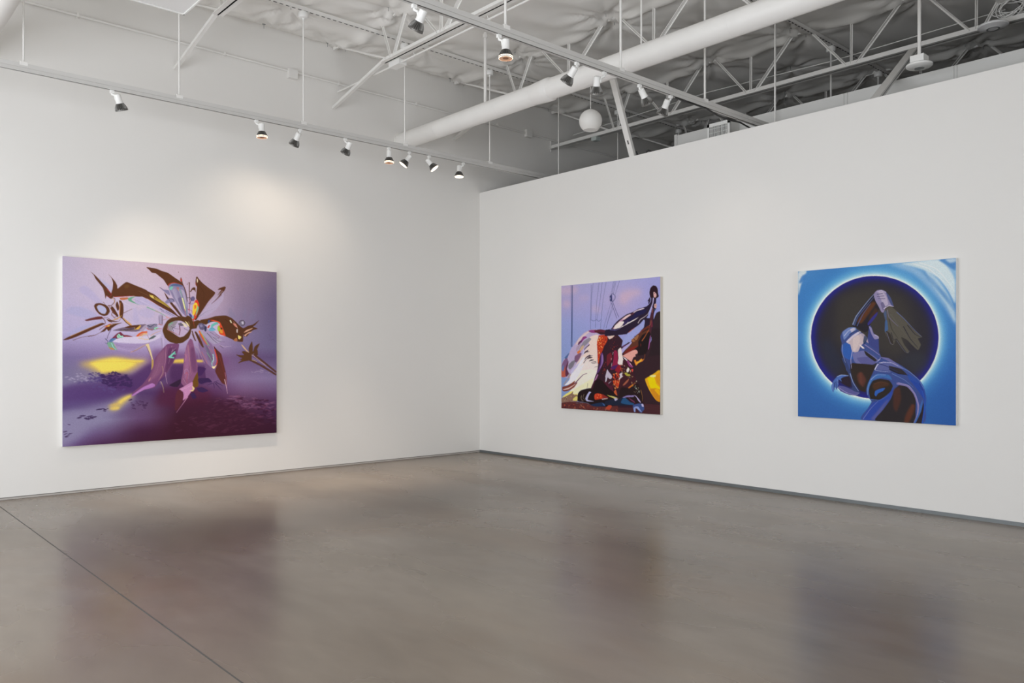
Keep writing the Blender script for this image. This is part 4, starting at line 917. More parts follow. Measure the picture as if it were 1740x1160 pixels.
ART_ECLIPSE = """\
bg 5 0 .12 .3 .5 .7 .85 1
4d86bf 3f7cba 4a8cc4 74aad6 a8c8e0
3f7dbc 3a79ba 3f80c0 4a88c4 7fb0d8
3b76b8 3b78ba 3f7cbc 3f7cbe 4a84c2
386fb2 3a74b6 3c78ba 3a74b8 376fb4
3568ac 366cb0 3872b4 356cb2 2f62aa
3264a8 3366aa 346aae 3064aa 2c5ca2
3060a4 3162a6 3264a8 2e60a6 2a589e
p #d8dedc a=.9 f=8.19 : 5,5 98,2 64,65 30,158 5,251 0,124
p #3f78b8 a=.9 f=6.54 : 13,109 47,48 89,36 73,89 30,126
p #b8cfe0 a=.6 f=11 : 935,9 1076,7 1227,98 1347,220 1439,366 1523,535 1523,604 1426,434 1294,259 1145,106
p #dce6e4 a=.85 f=8.15 : 1048,9 1213,1 1374,2 1439,47 1503,149 1523,219 1523,412 1465,284 1374,166 1254,87 1145,42
p #cfe0e4 a=.7 f=8.07 : 1267,88 1374,180 1465,326 1519,466 1519,576 1439,407 1334,247
p #4a80bc a=.9 f=5.34 : 1387,3 1523,-1 1526,109 1491,93 1426,39
p #c8d8e0 a=.8 f=3.99 : 1439,5 1523,2 1526,34 1478,39
p #6a98c8 a=.7 f=6.78 : 1241,100 1334,177 1426,309 1478,409 1400,322 1294,188
p #5a8cc2 a=.6 f=6.69 : 1361,235 1439,310 1510,425 1516,480 1439,366
s #f0f0ec w=6.8,2.72 a=.7 : 1159,21 1294,76 1413,197 1503,356
s #f0f0ec w=6.75,2.7 a=.7 : 1213,15 1361,82 1465,215 1516,301
p #4a92cc a=.55 f=59 : 1487,716 1477,832 1448,945 1400,1052 1334,1150 1252,1236 1155,1308 1045,1364 926,1401 799,1417 670,1412 542,1385 418,1335 304,1265 204,1174 121,1067 59,947 21,817 8,683 21,550 59,422 121,305 204,201 304,115 418,50 542,6 670,-16 799,-15 926,7 1045,49 1155,109 1252,186 1334,276 1400,377 1448,485 1477,600
p #78bcdc a=.75 f=35.4 : 1438,715 1429,823 1401,927 1357,1026 1295,1117 1219,1197 1129,1263 1027,1314 916,1348 799,1363 680,1357 562,1332 448,1285 344,1220 252,1136 176,1038 119,927 84,808 73,685 84,562 119,445 176,337 252,241 344,162 448,101 562,60 680,39 799,39 916,59 1027,98 1129,153 1219,224 1295,307 1357,400 1401,501 1429,607
p #c8e4e4 a=.9 f=19.2 : 1406,714 1398,816 1372,915 1329,1008 1271,1094 1198,1169 1112,1231 1015,1279 910,1311 799,1324 686,1319 574,1294 467,1250 368,1189 281,1110 210,1017 157,913 124,801 113,686 124,571 157,461 210,359 281,269 368,194 467,137 574,98 686,78 799,78 910,96 1015,132 1112,184 1198,250 1271,329 1329,417 1372,512 1398,612
p #eef2e6 f=7.37 : 1391,714 1382,813 1357,909 1315,1000 1259,1083 1187,1156 1104,1217 1010,1263 907,1293 799,1306 690,1301 581,1277 476,1234 380,1174 296,1098 227,1008 175,907 144,798 133,686 144,575 175,468 227,369 296,282 380,209 476,153 581,115 690,96 799,95 907,113 1010,148 1104,198 1187,263 1259,339 1315,424 1357,517 1382,614
p #24247c f=1.47 : 1382,714 1373,811 1348,906 1307,995 1251,1077 1181,1149 1099,1208 1006,1254 905,1283 799,1296 691,1291 584,1267 482,1225 388,1166 305,1091 237,1002 186,903 155,796 144,686 155,577 186,472 237,375 305,289 388,218 482,163 584,125 691,106 799,106 905,123 1006,157 1099,207 1181,270 1251,345 1307,429 1348,520 1373,616
p #28264e a=.9 f=17.7 : 1346,710 1338,801 1315,890 1276,974 1223,1050 1157,1117 1080,1172 993,1214 899,1242 799,1253 698,1248 598,1225 503,1186 415,1130 338,1060 275,978 228,886 199,787 189,684 199,583 228,485 275,395 338,315 415,248 503,197 598,162 698,144 799,143 899,158 993,190 1080,236 1157,295 1223,365 1276,444 1315,529 1338,619
p #2e2b30 a=.95 f=32.4 : 1312,702 1304,788 1282,871 1246,950 1196,1021 1134,1084 1061,1136 979,1175 890,1200 797,1211 702,1205 608,1184 518,1146 436,1094 364,1029 305,951 261,865 234,773 225,677 234,582 261,491 305,407 364,333 436,270 518,222 608,189 702,172 797,171 890,185 979,215 1061,258 1134,313 1196,378 1246,452 1282,532 1304,616
p #3d3934 a=.8 f=58.8 : 423,307 804,211 1090,345 1159,635 1020,920 730,771 423,766
p #2a3046 a=.6 f=40.7 : 247,763 327,703 470,919 439,1057 327,981
p #33363f a=.6 f=36.3 : 1020,920 1200,835 1294,920 1213,1048 1090,977
p #26222a : 579,587 602,513 655,425 730,340 797,269 848,258 862,376 819,477 760,564 745,623 700,651 624,604
p #5a3520 f=4.47 : 624,544 685,457 774,357 811,374 730,488 670,561
p #4a3020 a=.8 f=4.43 : 745,504 804,418 833,448 789,520 752,563
p #34307c f=2.96 : 730,563 774,505 826,455 819,492 774,549 737,585
s #8898c0 w=10.5,4.49 : 582,573 617,491 685,404 745,333 801,273
s #4a5c90 w=15,5.99 a=.8 : 597,581 632,499 715,398 797,306
p #8d84a8 : 789,284 819,249 862,244 906,265 942,337 977,404 963,411 935,402 906,408 884,465 862,457 840,412 804,344
p #b0a4bc : 833,264 877,260 913,321 927,387 891,407 862,347
s #5c5478 w=7.32 : 819,286 877,282
s #5c5478 w=5.85 : 821,308 891,305
s #5c5478 w=5.84 : 830,328 899,332
p #6c6488 : 855,376 877,363 899,408 877,443
p #48507c : 906,269 949,323 980,409 956,396 927,336
s #d8cce0 w=7.23,2.89 : 884,429 935,402 980,412
p #555148 : 884,465 913,423 956,411 1006,456 1076,532 1145,620 1213,679 1238,708 1200,721 1227,778 1200,828 1145,777 1104,733 1048,704 1076,776 1118,834 1104,855 1048,776 1006,717 977,775 956,774 920,715 894,642 906,554
p #4a5878 : 884,473 909,445 913,525 903,598 909,642 894,642 903,554
p #3f6298 a=.8 f=2.9 : 897,554 917,540 927,628 899,656
s #5a6490 w=7.03,2.81 : 1006,464 1076,532 1159,628 1234,705
s #242230 w=7.02,2.81 : 1069,603 1131,720 1200,806
s #242230 w=6.98,2.79 : 1104,590 1173,678 1227,708
s #242230 w=5.74,2.87 : 956,658 977,731 1006,717
p #35302c : 906,642 949,672 977,760 956,774 920,715
s #6c6a80 w=5.77,2.89 : 913,657 949,760 975,774
s #5c5c6c w=4.25,2.83 : 1006,732 1076,834 1111,855 1124,834
p #3d4d86 : 455,690 478,638 532,604 594,596 624,619 670,650 730,711 789,772 848,861 862,905 819,949 700,986 579,949 548,1040 517,1025 494,919 462,828 470,752
p #6a7fb4 : 478,645 540,601 609,600 617,626 548,670 494,722
p #b8b4c8 : 556,617 594,603 609,619 571,648
p #c8c0d0 : 517,737 579,678 647,638 662,650 579,708 532,753
p #bfaeb4 : 532,753 594,693 670,658 692,688 700,740 662,785 632,844 586,844 556,806
p #cdbcbc : 586,708 640,679 655,740 609,829 586,829
p #a89aac : 662,665 692,666 745,726 789,786 760,771 715,741
p #e8dcd8 : 647,769 677,785 700,808 677,807
p #20304c a=.7 f=2.99 : 700,681 730,711 700,770 685,740
p #2f5aa8 : 470,797 501,752 556,768 579,844 640,844 655,874 609,904 548,919 494,889
p #6c6ea0 : 579,859 700,830 819,905 833,942 730,971 609,949
p #5a5a90 : 624,904 730,890 819,927 789,964 685,972
p #2c2828 : 700,830 819,920 797,934 715,875
s #8c80b0 w=8.87,4.43 : 700,770 789,831 848,875
p #3c4480 : 730,711 745,593 760,586 789,661 826,691 836,721 840,846 797,816 745,771
p #8a84ac : 742,593 767,608 789,668 833,699 833,716 797,720 767,668
s #c8c0dc w=7.35,2.94 : 797,676 833,696 833,716
p #2f2622 : 556,965 640,957 789,971 797,1038 730,1142 715,1232 655,1219 594,1115
p #5a342c a=.9 f=7.51 : 624,1069 670,1039 715,1113 685,1188 640,1144
p #6a3c30 a=.7 f=4.51 : 647,1054 670,1046 677,1158 655,1144
p #34406c : 470,904 509,919 556,1025 579,1115 640,1219 655,1249 624,1272 548,1267 470,1239 423,1194 439,1179 532,1207 579,1191 548,1086 517,1010
p #2a1f2c : 455,1087 532,1071 563,1116 556,1191 486,1163 455,1133
p #585890 : 439,1179 517,1192 609,1235 647,1241 609,1265 532,1260 455,1232
s #9890c0 w=6.11,3.05 : 431,1194 517,1245 609,1268 647,1246
s #8c9cc8 w=7.59,4.55 : 556,1055 586,1145 640,1227
p #4a68ac : 363,1181 383,1134 423,1087 470,1071 540,1078 486,1094 462,1110 470,1140 439,1118 431,1179 420,1225 399,1195 383,1249 366,1219
s #a8b8dc w=6.17,3.08 : 423,1090 470,1071 540,1078
s #1c2048 w=6.24,3.12 : 391,1149 399,1226
s #1c2048 w=6.21,3.1 : 423,1133 439,1164
s #1c2048 w=4.67,3.11 : 407,1141 420,1210
s #8098cc w=4.69,3.13 : 379,1149 372,1226
s #8098cc w=4.66,3.11 : 423,1118 436,1171
p #3c4c88 : 797,1008 819,956 862,905 949,920 1034,963 1118,1020 1213,1104 1254,1174 1274,1273 1267,1357 1241,1514 670,1510 730,1395 767,1327 730,1276 715,1217 737,1142
p #5a6096 : 819,964 877,934 963,949 1020,1007 1006,1036 906,1022 819,1015
p #6a689c : 840,890 935,905 1020,963 1076,1006 1020,992 920,927
s #d8d4e4 w=8.8,4.4 : 799,1016 819,978 840,952 877,946
s #c8c4dc w=7.32,2.93 : 833,927 855,905
s #a0a4c8 w=5.83,2.92 : 804,1020 862,1030 949,1036
p #2f2a30 : 935,978 1048,1006 1104,1063 1020,1050 949,1022
p #2c4c9c : 1104,1049 1200,1105 1247,1160 1227,1175 1131,1120
p #26459c : 1131,1106 1241,1161 1265,1245 1254,1287 1200,1204
p #2b2420 : 737,1187 774,1127 848,1103 935,1116 970,1167 949,1225 877,1286 819,1318 760,1305
p #4a2f20 a=.9 f=5.85 : 774,1171 833,1126 920,1131 935,1167 862,1184 804,1215
p #2f5cae : 797,1259 804,1222 848,1199 899,1190 877,1220 833,1243 811,1274
p #3c68a8 : 737,1142 774,1082 833,1052 935,1065 963,1109 877,1088 789,1112 752,1172 737,1231 722,1202
s #7490c4 w=5.93,2.97 : 730,1261 734,1187 760,1120 804,1075
p #2c469c : 677,1510 730,1403 789,1333 877,1301 949,1225 970,1181 977,1210 935,1313 848,1419 789,1503
p #5c5c94 a=.8 f=4.39 : 760,1498 833,1405 906,1314 935,1299 862,1419 804,1503
p #2a2528 : 804,1510 877,1403 949,1298 992,1195 1048,1150 1131,1177 1179,1276 1179,1404 1159,1512
p #4a2c24 a=.9 f=7.15 : 977,1210 1034,1180 1048,1295 1006,1412 977,1370
p #5c3224 a=.9 f=7.03 : 1090,1437 1145,1334 1173,1347 1159,1419 1118,1507 1076,1509
s #7c74a8 w=19.6,11.2 : 1006,1144 1104,1164 1166,1233 1200,1332 1200,1417 1166,1511
s #9088b4 w=8.41,5.61 : 1020,1137 1118,1163 1179,1247 1207,1346 1193,1432
p #2a2226 : 1179,1511 1220,1402 1241,1316 1254,1344 1247,1429 1234,1515
p #3c64a8 : 1200,1431 1220,1345 1241,1288 1243,1330 1227,1402 1179,1511 1166,1507
s #2850ac w=16.6,11 : 1241,1203 1262,1287 1257,1386 1238,1511
s #6a80b8 w=5.6,4.2 : 1006,970 1118,1027 1207,1105 1254,1188
s #8c9ac8 w=6.16,3.08 : 478,767 478,858 509,950
s #a8a4cc w=7.61,3.04 : 579,829 563,919 571,1010
s #c8c8e0 w=6.11,3.06 : 494,684 540,632 594,611
s #20284c w=7.58,3.03 : 548,670 609,634 655,650
s #2c3468 w=8.7,2.9 : 819,949 906,978 1020,1035
s #b8b8d8 w=5.77,2.88 : 877,942 963,949 1020,978
s #6078b0 w=7.09,2.84 : 963,1051 1076,1107 1159,1177
s #1c2038 w=8.56,2.85 : 935,1007 1020,1050 1118,1063
s #98a0d0 w=5.87,2.94 : 760,1112 819,1067 906,1066
s #4060b0 w=8.78,2.93 : 760,1305 848,1309 935,1255
s #5a3a28 w=7.3,2.92 : 789,1156 862,1132 935,1153
s #7880b8 w=5.93,2.96 : 685,1502 760,1394 833,1317
s #2a3a78 w=6.91,2.76 : 1213,1133 1254,1231 1265,1343
s #5868a0 w=5.99,2.99 : 624,589 685,471 760,371
s #c8bcd4 w=5.84,2.92 : 819,264 862,252 906,276
s #7a7294 w=5.76,2.88 : 920,438 935,511 1020,602
s #5c5c54 w=7.13,2.85 a=.8 : 949,483 1020,587 1104,705
s #2c2a26 w=7.19,2.88 a=.8 : 935,526 963,629 1020,717
"""
# ------------------------------------------------------------ shell of the gallery
X0, Y0, XB = -9.6, -14.2, 10.0        # left end, street side, far end behind the partition
ROOF = 5.60
PT = 3.985                              # top of the partition

floor_m = bpy.data.materials.new('polished_concrete'); floor_m.use_nodes = True
def refl_rgb(nt):  # tint of the reflection painted into the concrete colour
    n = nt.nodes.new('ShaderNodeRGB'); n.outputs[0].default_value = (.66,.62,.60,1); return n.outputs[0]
def build_floor_mat():
    nt = floor_m.node_tree; b = nt.nodes['Principled BSDF']
    N, L = nt.nodes.new, nt.links.new
    tc = N('ShaderNodeTexCoord')
    def noise(scale, detail, stretch=(1,1,1), rot=0, dist=0):
        mp = N('ShaderNodeMapping'); mp.inputs['Scale'].default_value = stretch; mp.inputs['Rotation'].default_value = (0,0,rot)
        L(tc.outputs['Object'], mp.inputs['Vector'])
        n = N('ShaderNodeTexNoise'); n.inputs['Scale'].default_value = scale; n.inputs['Detail'].default_value = detail
        n.inputs['Distortion'].default_value = dist
        L(mp.outputs['Vector'], n.inputs['Vector']); return n
    def ramp(n, *st):
        r = N('ShaderNodeValToRGB'); e = r.color_ramp.elements
        e[0].position, e[0].color = st[0][0], st[0][1] + (1,)
        e[1].position, e[1].color = st[-1][0], st[-1][1] + (1,)
        for p, c in st[1:-1]:
            q = e.new(p); q.color = c + (1,)
        L(n.outputs['Fac'], r.inputs['Fac']); return r
    def mix(a, bb, fac, mode='MIX'):
        m = N('ShaderNodeMix'); m.data_type = 'RGBA'; m.blend_type = mode
        L(a, m.inputs[6]); L(bb, m.inputs[7])
        if isinstance(fac, float): m.inputs[0].default_value = fac
        else: L(fac, m.inputs[0])
        return m.outputs[2]
    big = ramp(noise(.38, 4, (1,.8,1), .3, dist=.15), (.28, FLOOR_A), (.50, FLOOR_B), (.72, FLOOR_C))
    streak = ramp(noise(1.5, 5, (1,.35,1), .45, .35), (.25, (.72,.71,.69)), (.52, (1,1,1)), (.78, (1.14,1.13,1.12)))
    fine = ramp(noise(7, 4, (1,.4,1), .45, .3), (.3, (.92,.92,.92)), (.7, (1.06,1.06,1.06)))
    rust = ramp(noise(.9, 4, (1,.6,1), .2, .3), (.50, (1,1,1)), (.70, (.86,.71,.58)))
    c = mix(big.outputs['Color'], streak.outputs['Color'], .75, 'MULTIPLY')
    c = mix(c, fine.outputs['Color'], .8, 'MULTIPLY')
    c = mix(c, rust.outputs['Color'], .7, 'MULTIPLY')
    # dark reflection along the left wall, painted in: soft edged, broken up by noise
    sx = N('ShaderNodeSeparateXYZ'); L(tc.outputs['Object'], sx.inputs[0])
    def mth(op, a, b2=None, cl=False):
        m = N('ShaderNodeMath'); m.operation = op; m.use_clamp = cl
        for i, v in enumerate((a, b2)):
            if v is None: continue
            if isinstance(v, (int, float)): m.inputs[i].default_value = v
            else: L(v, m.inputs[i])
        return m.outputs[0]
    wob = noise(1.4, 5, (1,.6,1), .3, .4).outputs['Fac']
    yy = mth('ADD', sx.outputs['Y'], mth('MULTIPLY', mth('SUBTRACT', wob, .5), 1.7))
    dist = mth('ABSOLUTE', mth('ADD', yy, REFL_Y))
    band = mth('SUBTRACT', 1.0, mth('DIVIDE', dist, REFL_W), True)
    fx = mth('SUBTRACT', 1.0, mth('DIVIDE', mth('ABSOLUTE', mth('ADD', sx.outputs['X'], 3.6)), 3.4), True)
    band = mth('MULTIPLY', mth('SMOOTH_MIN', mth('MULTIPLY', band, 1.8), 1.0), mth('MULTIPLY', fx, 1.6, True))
    c = mix(c, mix(c, refl_rgb(nt), 1.0, 'MULTIPLY'), mth('MULTIPLY', band, .85))
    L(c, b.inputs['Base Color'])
    rr = ramp(noise(1.1, 4, (1,.5,1), .45, .2), (.25, (.22,)*3), (.80, (.33,)*3))
    L(rr.outputs['Color'], b.inputs['Roughness'])
    b.inputs['Specular IOR Level'].default_value = .5
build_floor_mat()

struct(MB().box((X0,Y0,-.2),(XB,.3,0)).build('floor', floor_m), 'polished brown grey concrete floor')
struct(MB().box((-6.374,Y0,-.001),(-6.366,-.004,.0012)).build('trim_1', mat('joint_filler', (.075,.07,.065), .6)), 'dark saw cut joint across the concrete floor')
struct(MB().box((X0,0,0),(XB,.3,6.0)).build('wall_left', M['high_wall']), 'tall white wall behind the flower painting')
struct(MB().box((0,Y0,0),(.18,-.0005,PT)).build('wall_right', M['wall']), 'white partition wall stopping short of the roof')
struct(MB().box((XB,Y0,0),(XB+.3,.3,6.0)).build('wall_far', M['high_wall']))
b = MB(); b.box((X0,-.007,0),(-.0005,.0005,.019)); b.mi = 1; b.box((X0,-.004,.019),(-.0005,.0005,.026)); b.box((X0,-.009,0),(-.0005,.0005,.003))
struct(b.build('baseboard_left', [M['base_l'], M['gap']]), 'thin grey reveal under the left wall')
struct(MB().box((-.006,Y0,0),(.0005,-.007,.034)).build('baseboard_right', M['base_r']), 'grey metal base strip under the partition')

# street side and end wall, with the glazed openings the daylight comes through
def wall_with_opening(name, axis, at, lo, hi, o0, o1, z0, z1, t):
    b = MB()
    def bx(a0, a1, c0, c1):
        if axis == 'y': b.box((a0, at, c0), (a1, at - t, c1))
        else: b.box((at, a0, c0), (at - t, a1, c1))
    bx(lo, o0, 0, 6); bx(o1, hi, 0, 6); bx(o0, o1, 0, z0); bx(o0, o1, z1, 6)
    return struct(b.build(name, M['wall']))
glass_m = bpy.data.materials.new('clear_window_glass'); glass_m.use_nodes = True
def build_glass():
    nt = glass_m.node_tree; nt.nodes.clear(); N = nt.nodes.new
    o = N('ShaderNodeOutputMaterial'); mx = N('ShaderNodeMixShader'); tr = N('ShaderNodeBsdfTransparent'); gl = N('ShaderNodeBsdfGlossy')
    gl.inputs['Roughness'].default_value = .02; tr.inputs['Color'].default_value = (.95,.97,.97,1)
    fr = N('ShaderNodeFresnel'); fr.inputs['IOR'].default_value = 1.45
    nt.links.new(fr.outputs[0], mx.inputs[0]); nt.links.new(tr.outputs[0], mx.inputs[1]); nt.links.new(gl.outputs[0], mx.inputs[2])
    nt.links.new(mx.outputs[0], o.inputs[0])
build_glass()
def window(n, axis, at, a0, a1, z0, z1, bays):
    b = MB()
    g = MB()
    for k in range(bays + 1):
        p = a0 + (a1 - a0)*k/bays
        if axis == 'y': b.box((p-.03, at-.10, z0), (p+.03, at-.04, z1))
        else: b.box((at-.10, p-.03, z0), (at-.04, p+.03, z1))
    for z in (z0+.03, z0 + (z1-z0)*.72, z1-.03):
        if axis == 'y': b.box((a0, at-.095, z-.03), (a1, at-.045, z+.03))
        else: b.box((at-.095, a0, z-.03), (at-.045, a1, z+.03))
    w = struct(b.build('window_%d' % n, mat('window_frame_%d' % n, (.25,.25,.25), .4, metal=.5)))
    if axis == 'y': g.add([(a0,at-.07,z0),(a1,at-.07,z0),(a1,at-.07,z1),(a0,at-.07,z1)], [(0,1,2,3)])
    else: g.add([(at-.07,a0,z0),(at-.07,a1,z0),(at-.07,a1,z1),(at-.07,a0,z1)], [(0,1,2,3)])
    g.build('glass', glass_m, w)
    L = bpy.data.lights.new('daylight', 'AREA'); L.shape = 'RECTANGLE'
    L.size, L.size_y = a1 - a0, z1 - z0
    L.energy = SKY_S*PI*L.size*L.size_y; L.color = SKY
    o = bpy.data.objects.new('daylight', L); C.objects.link(o)
    if axis == 'y': o.location = ((a0+a1)/2, at-.13, (z0+z1)/2); o.rotation_euler = (PI/2, 0, 0)
    else: o.location = (at-.13, (a0+a1)/2, (z0+z1)/2); o.rotation_euler = (PI/2, 0, -PI/2)
    if axis == 'y': o.rotation_euler = (-PI/2, 0, PI)
    d = Vector((0,1,0)) if axis == 'y' else Vector((1,0,0))
    o.rotation_euler = d.to_track_quat('-Z', 'Y').to_euler()
WS = (-9.2, -3.0, .15, 3.6)           # street window: x0, x1, z0, z1
WE = (-10.0, -1.0, .15, 3.5)           # end window: y0, y1, z0, z1
wall_with_opening('wall_front', 'y', Y0, X0, XB, WS[0], WS[1], WS[2], WS[3], .3)
wall_with_opening('wall_end', 'x', X0, Y0, .3, WE[0], WE[1], WE[2], WE[3], .3)
window(1, 'y', Y0, *WS, 6)
window(2, 'x', X0, *WE, 5)

# ------------------------------------------------------------ roof sheeting
JX = [-6.57, -4.57, -2.52, -.5, 1.54, 3.58, 5.62, 7.66]
APEX = [-1.45, -3.1, -4.43, -5.76, -8.0, -9.4, -10.7, -12.0, -13.3]
def chord_z(x): return 5.09 if x < 0 else 4.985
def sheet_z0(x): return 5.585 if x < -.5 else 5.585 - .012*(x + .5)
def build_ceiling():
    xs = np.arange(X0, XB + .001, .04); ys = np.arange(Y0, .001, .04)
    if ys[-1] < -.001: ys = np.append(ys, 0.0)
    gx, gy = np.meshgrid(xs, ys)
    rnd = np.random.RandomState(5)
    pins = []
    for j in JX + [-8.6, 9.7]:
        for s in (-.13, .13):
            pins += [(j+s, -.08)] + [(j+s, a + rnd.uniform(-.08, .08)) for a in APEX]
    for a, b in zip(sorted(JX + [-8.6, 9.7])[:-1], sorted(JX + [-8.6, 9.7])[1:]):
        pins += [((a+b)/2 + rnd.uniform(-.1,.1), y) for y in (-.08, -.8, -3.75, -7.2, -9.8, -12.2)]
    pins += [(x, y) for x in np.arange(-9.3, 10, 1.0) for y in (-.02,)]
    P = np.array(pins)
    d1 = np.full(gx.shape, 9.); ang = np.zeros(gx.shape); pid = np.zeros(gx.shape, int)
    fold = np.zeros(gx.shape)
    for i, (px, py) in enumerate(P):
        d = np.hypot(gx - px, gy - py)
        c = d < d1
        d1 = np.where(c, d, d1)
        th = np.arctan2(gy - py, gx - px)
        n = rnd.randint(6, 11); ph = rnd.uniform(0, 6.28); n2 = rnd.randint(11, 17); ph2 = rnd.uniform(0, 6.28)
        w = np.exp(-((d - .20)/.30)**2) * np.minimum(1, d/.12)
        fold += w*(.023*(1 - 2*np.abs(np.sin((n*th + ph)/2))**.6) + .008*np.cos(n2*th + ph2))
    sag = 1 - np.exp(-d1/.42)
    sag = sag*(.45 + .55*np.minimum(1, -gy/.5))
    z = np.where(gx < -.5, 5.585, 5.585 - .012*(gx + .5)) - .10*sag + fold*np.minimum(1, -gy/.3)
    # rolls that hang along the joists between the pins
    for j in JX:
        t = np.exp(-((gx - j)/.09)**2)
        s = np.minimum.reduce([np.abs(gy - a) for a in APEX + [0.0]])
        z -= t*.05*np.minimum(1, s/.35)
    # long soft creases
    for k in range(16):
        a = rnd.uniform(-.6, .6); ph = rnd.uniform(0, 6.28); f = rnd.uniform(5, 13)
        z += .0045*np.sin(f*(gy*math.cos(a) + gx*math.sin(a)) + ph + 1.2*np.sin(gx*1.3 + k))*np.minimum(1, sag*1.5)
    for yc in (-1.03, -4.62):                          # held up along the slotted channels
        t = np.exp(-((gy - yc)/.16)**2)
        z = np.maximum(z, 5.505)*t + z*(1 - t)
    wall = np.minimum(1, -gy/.12)
    z = z*wall + 5.60*(1 - wall)
    nx, ny = len(xs), len(ys)
    V = np.stack([gx, gy, z], -1).reshape(-1, 3)
    i = np.arange(ny-1)[:, None]*nx + np.arange(nx-1)[None, :]
    F = np.stack([i, i+nx, i+nx+1, i+1], -1).reshape(-1, 4)
    me = bpy.data.meshes.new('ceiling'); me.from_pydata(V.tolist(), [], F.tolist()); me.materials.append(M['sheet'])
    me.polygons.foreach_set('use_smooth', [True]*len(F))
    o = bpy.data.objects.new('ceiling', me); C.objects.link(o)
    struct(o, 'white insulation sheeting sagging between the roof joists')
    return P
PINS = build_ceiling()
struct(MB().box((X0-.3,Y0-.3,6.0),(XB+.3,.3,6.1)).build('ceiling_deck', M['wall']))

# ------------------------------------------------------------ steel joists
names = {-6.57: 'white steel roof joist at the far left edge, beside the near duct',
         -4.57: 'white roof joist with a brace to the wall, next to the hanging flat panel',
         -2.52: 'white roof joist over the left painting, carrying a thin conduit below its chord',
         -.5: 'white roof joist running just behind the long round duct',
         1.54: 'white roof joist behind the globe lamp, bottom chord bracketed to the wall',
         3.58: 'white roof joist seen over the partition, first behind the globe lamp joist',
         5.62: 'white roof joist seen over the partition, second behind the globe lamp joist',
         7.66: 'white roof joist farthest away over the partition'}
for x in JX:
    zc = chord_z(x); zt = sheet_z0(x) - .06
    t = thing('steel_joist', names[x], 'roof joist', (x, 0, zc), 'open web roof joists')
    b = MB()
    y_end = -1.25 if x < 0 else -.02
    for s in (-1, 1):                                   # two angles, back to back with a slot between
        b.box((x + s*.003, y_end, zc-.068), (x + s*.009, -10.5, zc))
        b.box((x + s*.003, y_end, zc-.068), (x + s*.058, -10.5, zc-.062))
    b.build('bottom_chord', M['steel'], t)
    b = MB()
    for s in (-1, 1):
        b.box((x + s*.006, -.02, zt+.045), (x + s*.06, -10.5, zt+.051)); b.box((x + s*.006, -.02, zt+.005), (x + s*.012, -10.5, zt+.05))
    b.build('top_chord', M['steel'], t)
    def web(y0, z0, y1, z1, w=.045):
        p, q = Vector((x, y0, z0)), Vector((x, y1, z1))
        m = MB(); d = (q-p).normalized(); n = Vector((1,0,0)); u = d.cross(n)
        # an angle: two thin legs
        m.bar(p, q, w, .006, up=u); m.bar(p + n*(w/2-.003), q + n*(w/2-.003), .006, w*.8, up=u)
        m.build('web_bar', M['steel'], t)
    zl, zh = zc - .03, zt + .03
    web(-1.32, zl, -.06, zt+.05, .030)
    web(-1.38, zl, -1.17, zh, .032); web(-1.44, zl, -1.72, zh, .036)
    for k, yb in enumerate((-2.385, -3.745, -5.095, -6.455)):
        web(yb+.06, zl, yb + .54, zh, .040)
        web(yb, zl, yb - .005, zh, .036)
        if k < 3: web(yb-.07, zl, yb-.60, zh, .046)
        else: web(yb-.07, zl, yb-.22, zh-.32, .040)
    if x < 0:
        m = MB(); wy = {-6.57:4.81, -4.57:4.80, -2.52:4.77, -.5:4.72}[x]
        m.bar((x, .0, wy), (x, -1.28, zc-.02), .040, .036)
        m.build('wall_brace', M['steel'], t)
    else:
        MB().box((x-.012,-.012,zc-.11),(x+.012,0,zc+.10)).build('wall_bracket', M['steel'], t)

# girder across the far right
t = thing('roof_girder', 'wide white steel girder crossing above the joists at top right corner', 'girder', (0,-6.8,5.17))
b = MB()
b.box((-4.0,-6.66,5.165),(XB,-6.80,5.18)); b.box((-4.0,-6.83,5.165),(XB,-6.97,5.18))
b.build('bottom_flange', M['steel'], t)
b = MB(); b.box((-4.0,-6.79,5.18),(XB,-6.80,5.60)); b.box((-4.0,-6.83,5.18),(XB,-6.84,5.60)); b.build('web_plate', M['steel'], t)

# ------------------------------------------------------------ slotted channels below the sheeting
for y, x0, x1, lab in ((-1.03, -4.2, 6.5, 'white slotted channel under the roof near the left wall'),
                       (-4.62, -6.0, 6.5, 'white slotted channel under the roof, high above the partition')):
    t = thing('slotted_channel', lab, 'metal channel', (0, y, 5.52), 'slotted channels')
    MB().box((x0, y-.021, 5.455), (x1, y+.021, 5.495)).build('channel', M['steel'], t)
    h = MB(); x = x0 + .05
    while x < x1 - .05:
        h.box((x, y-.007, 5.4535), (x+.042, y+.007, 5.456)); x += .075
    s = h.build('slots', M['dark'], t); s['kind'] = 'stuff'

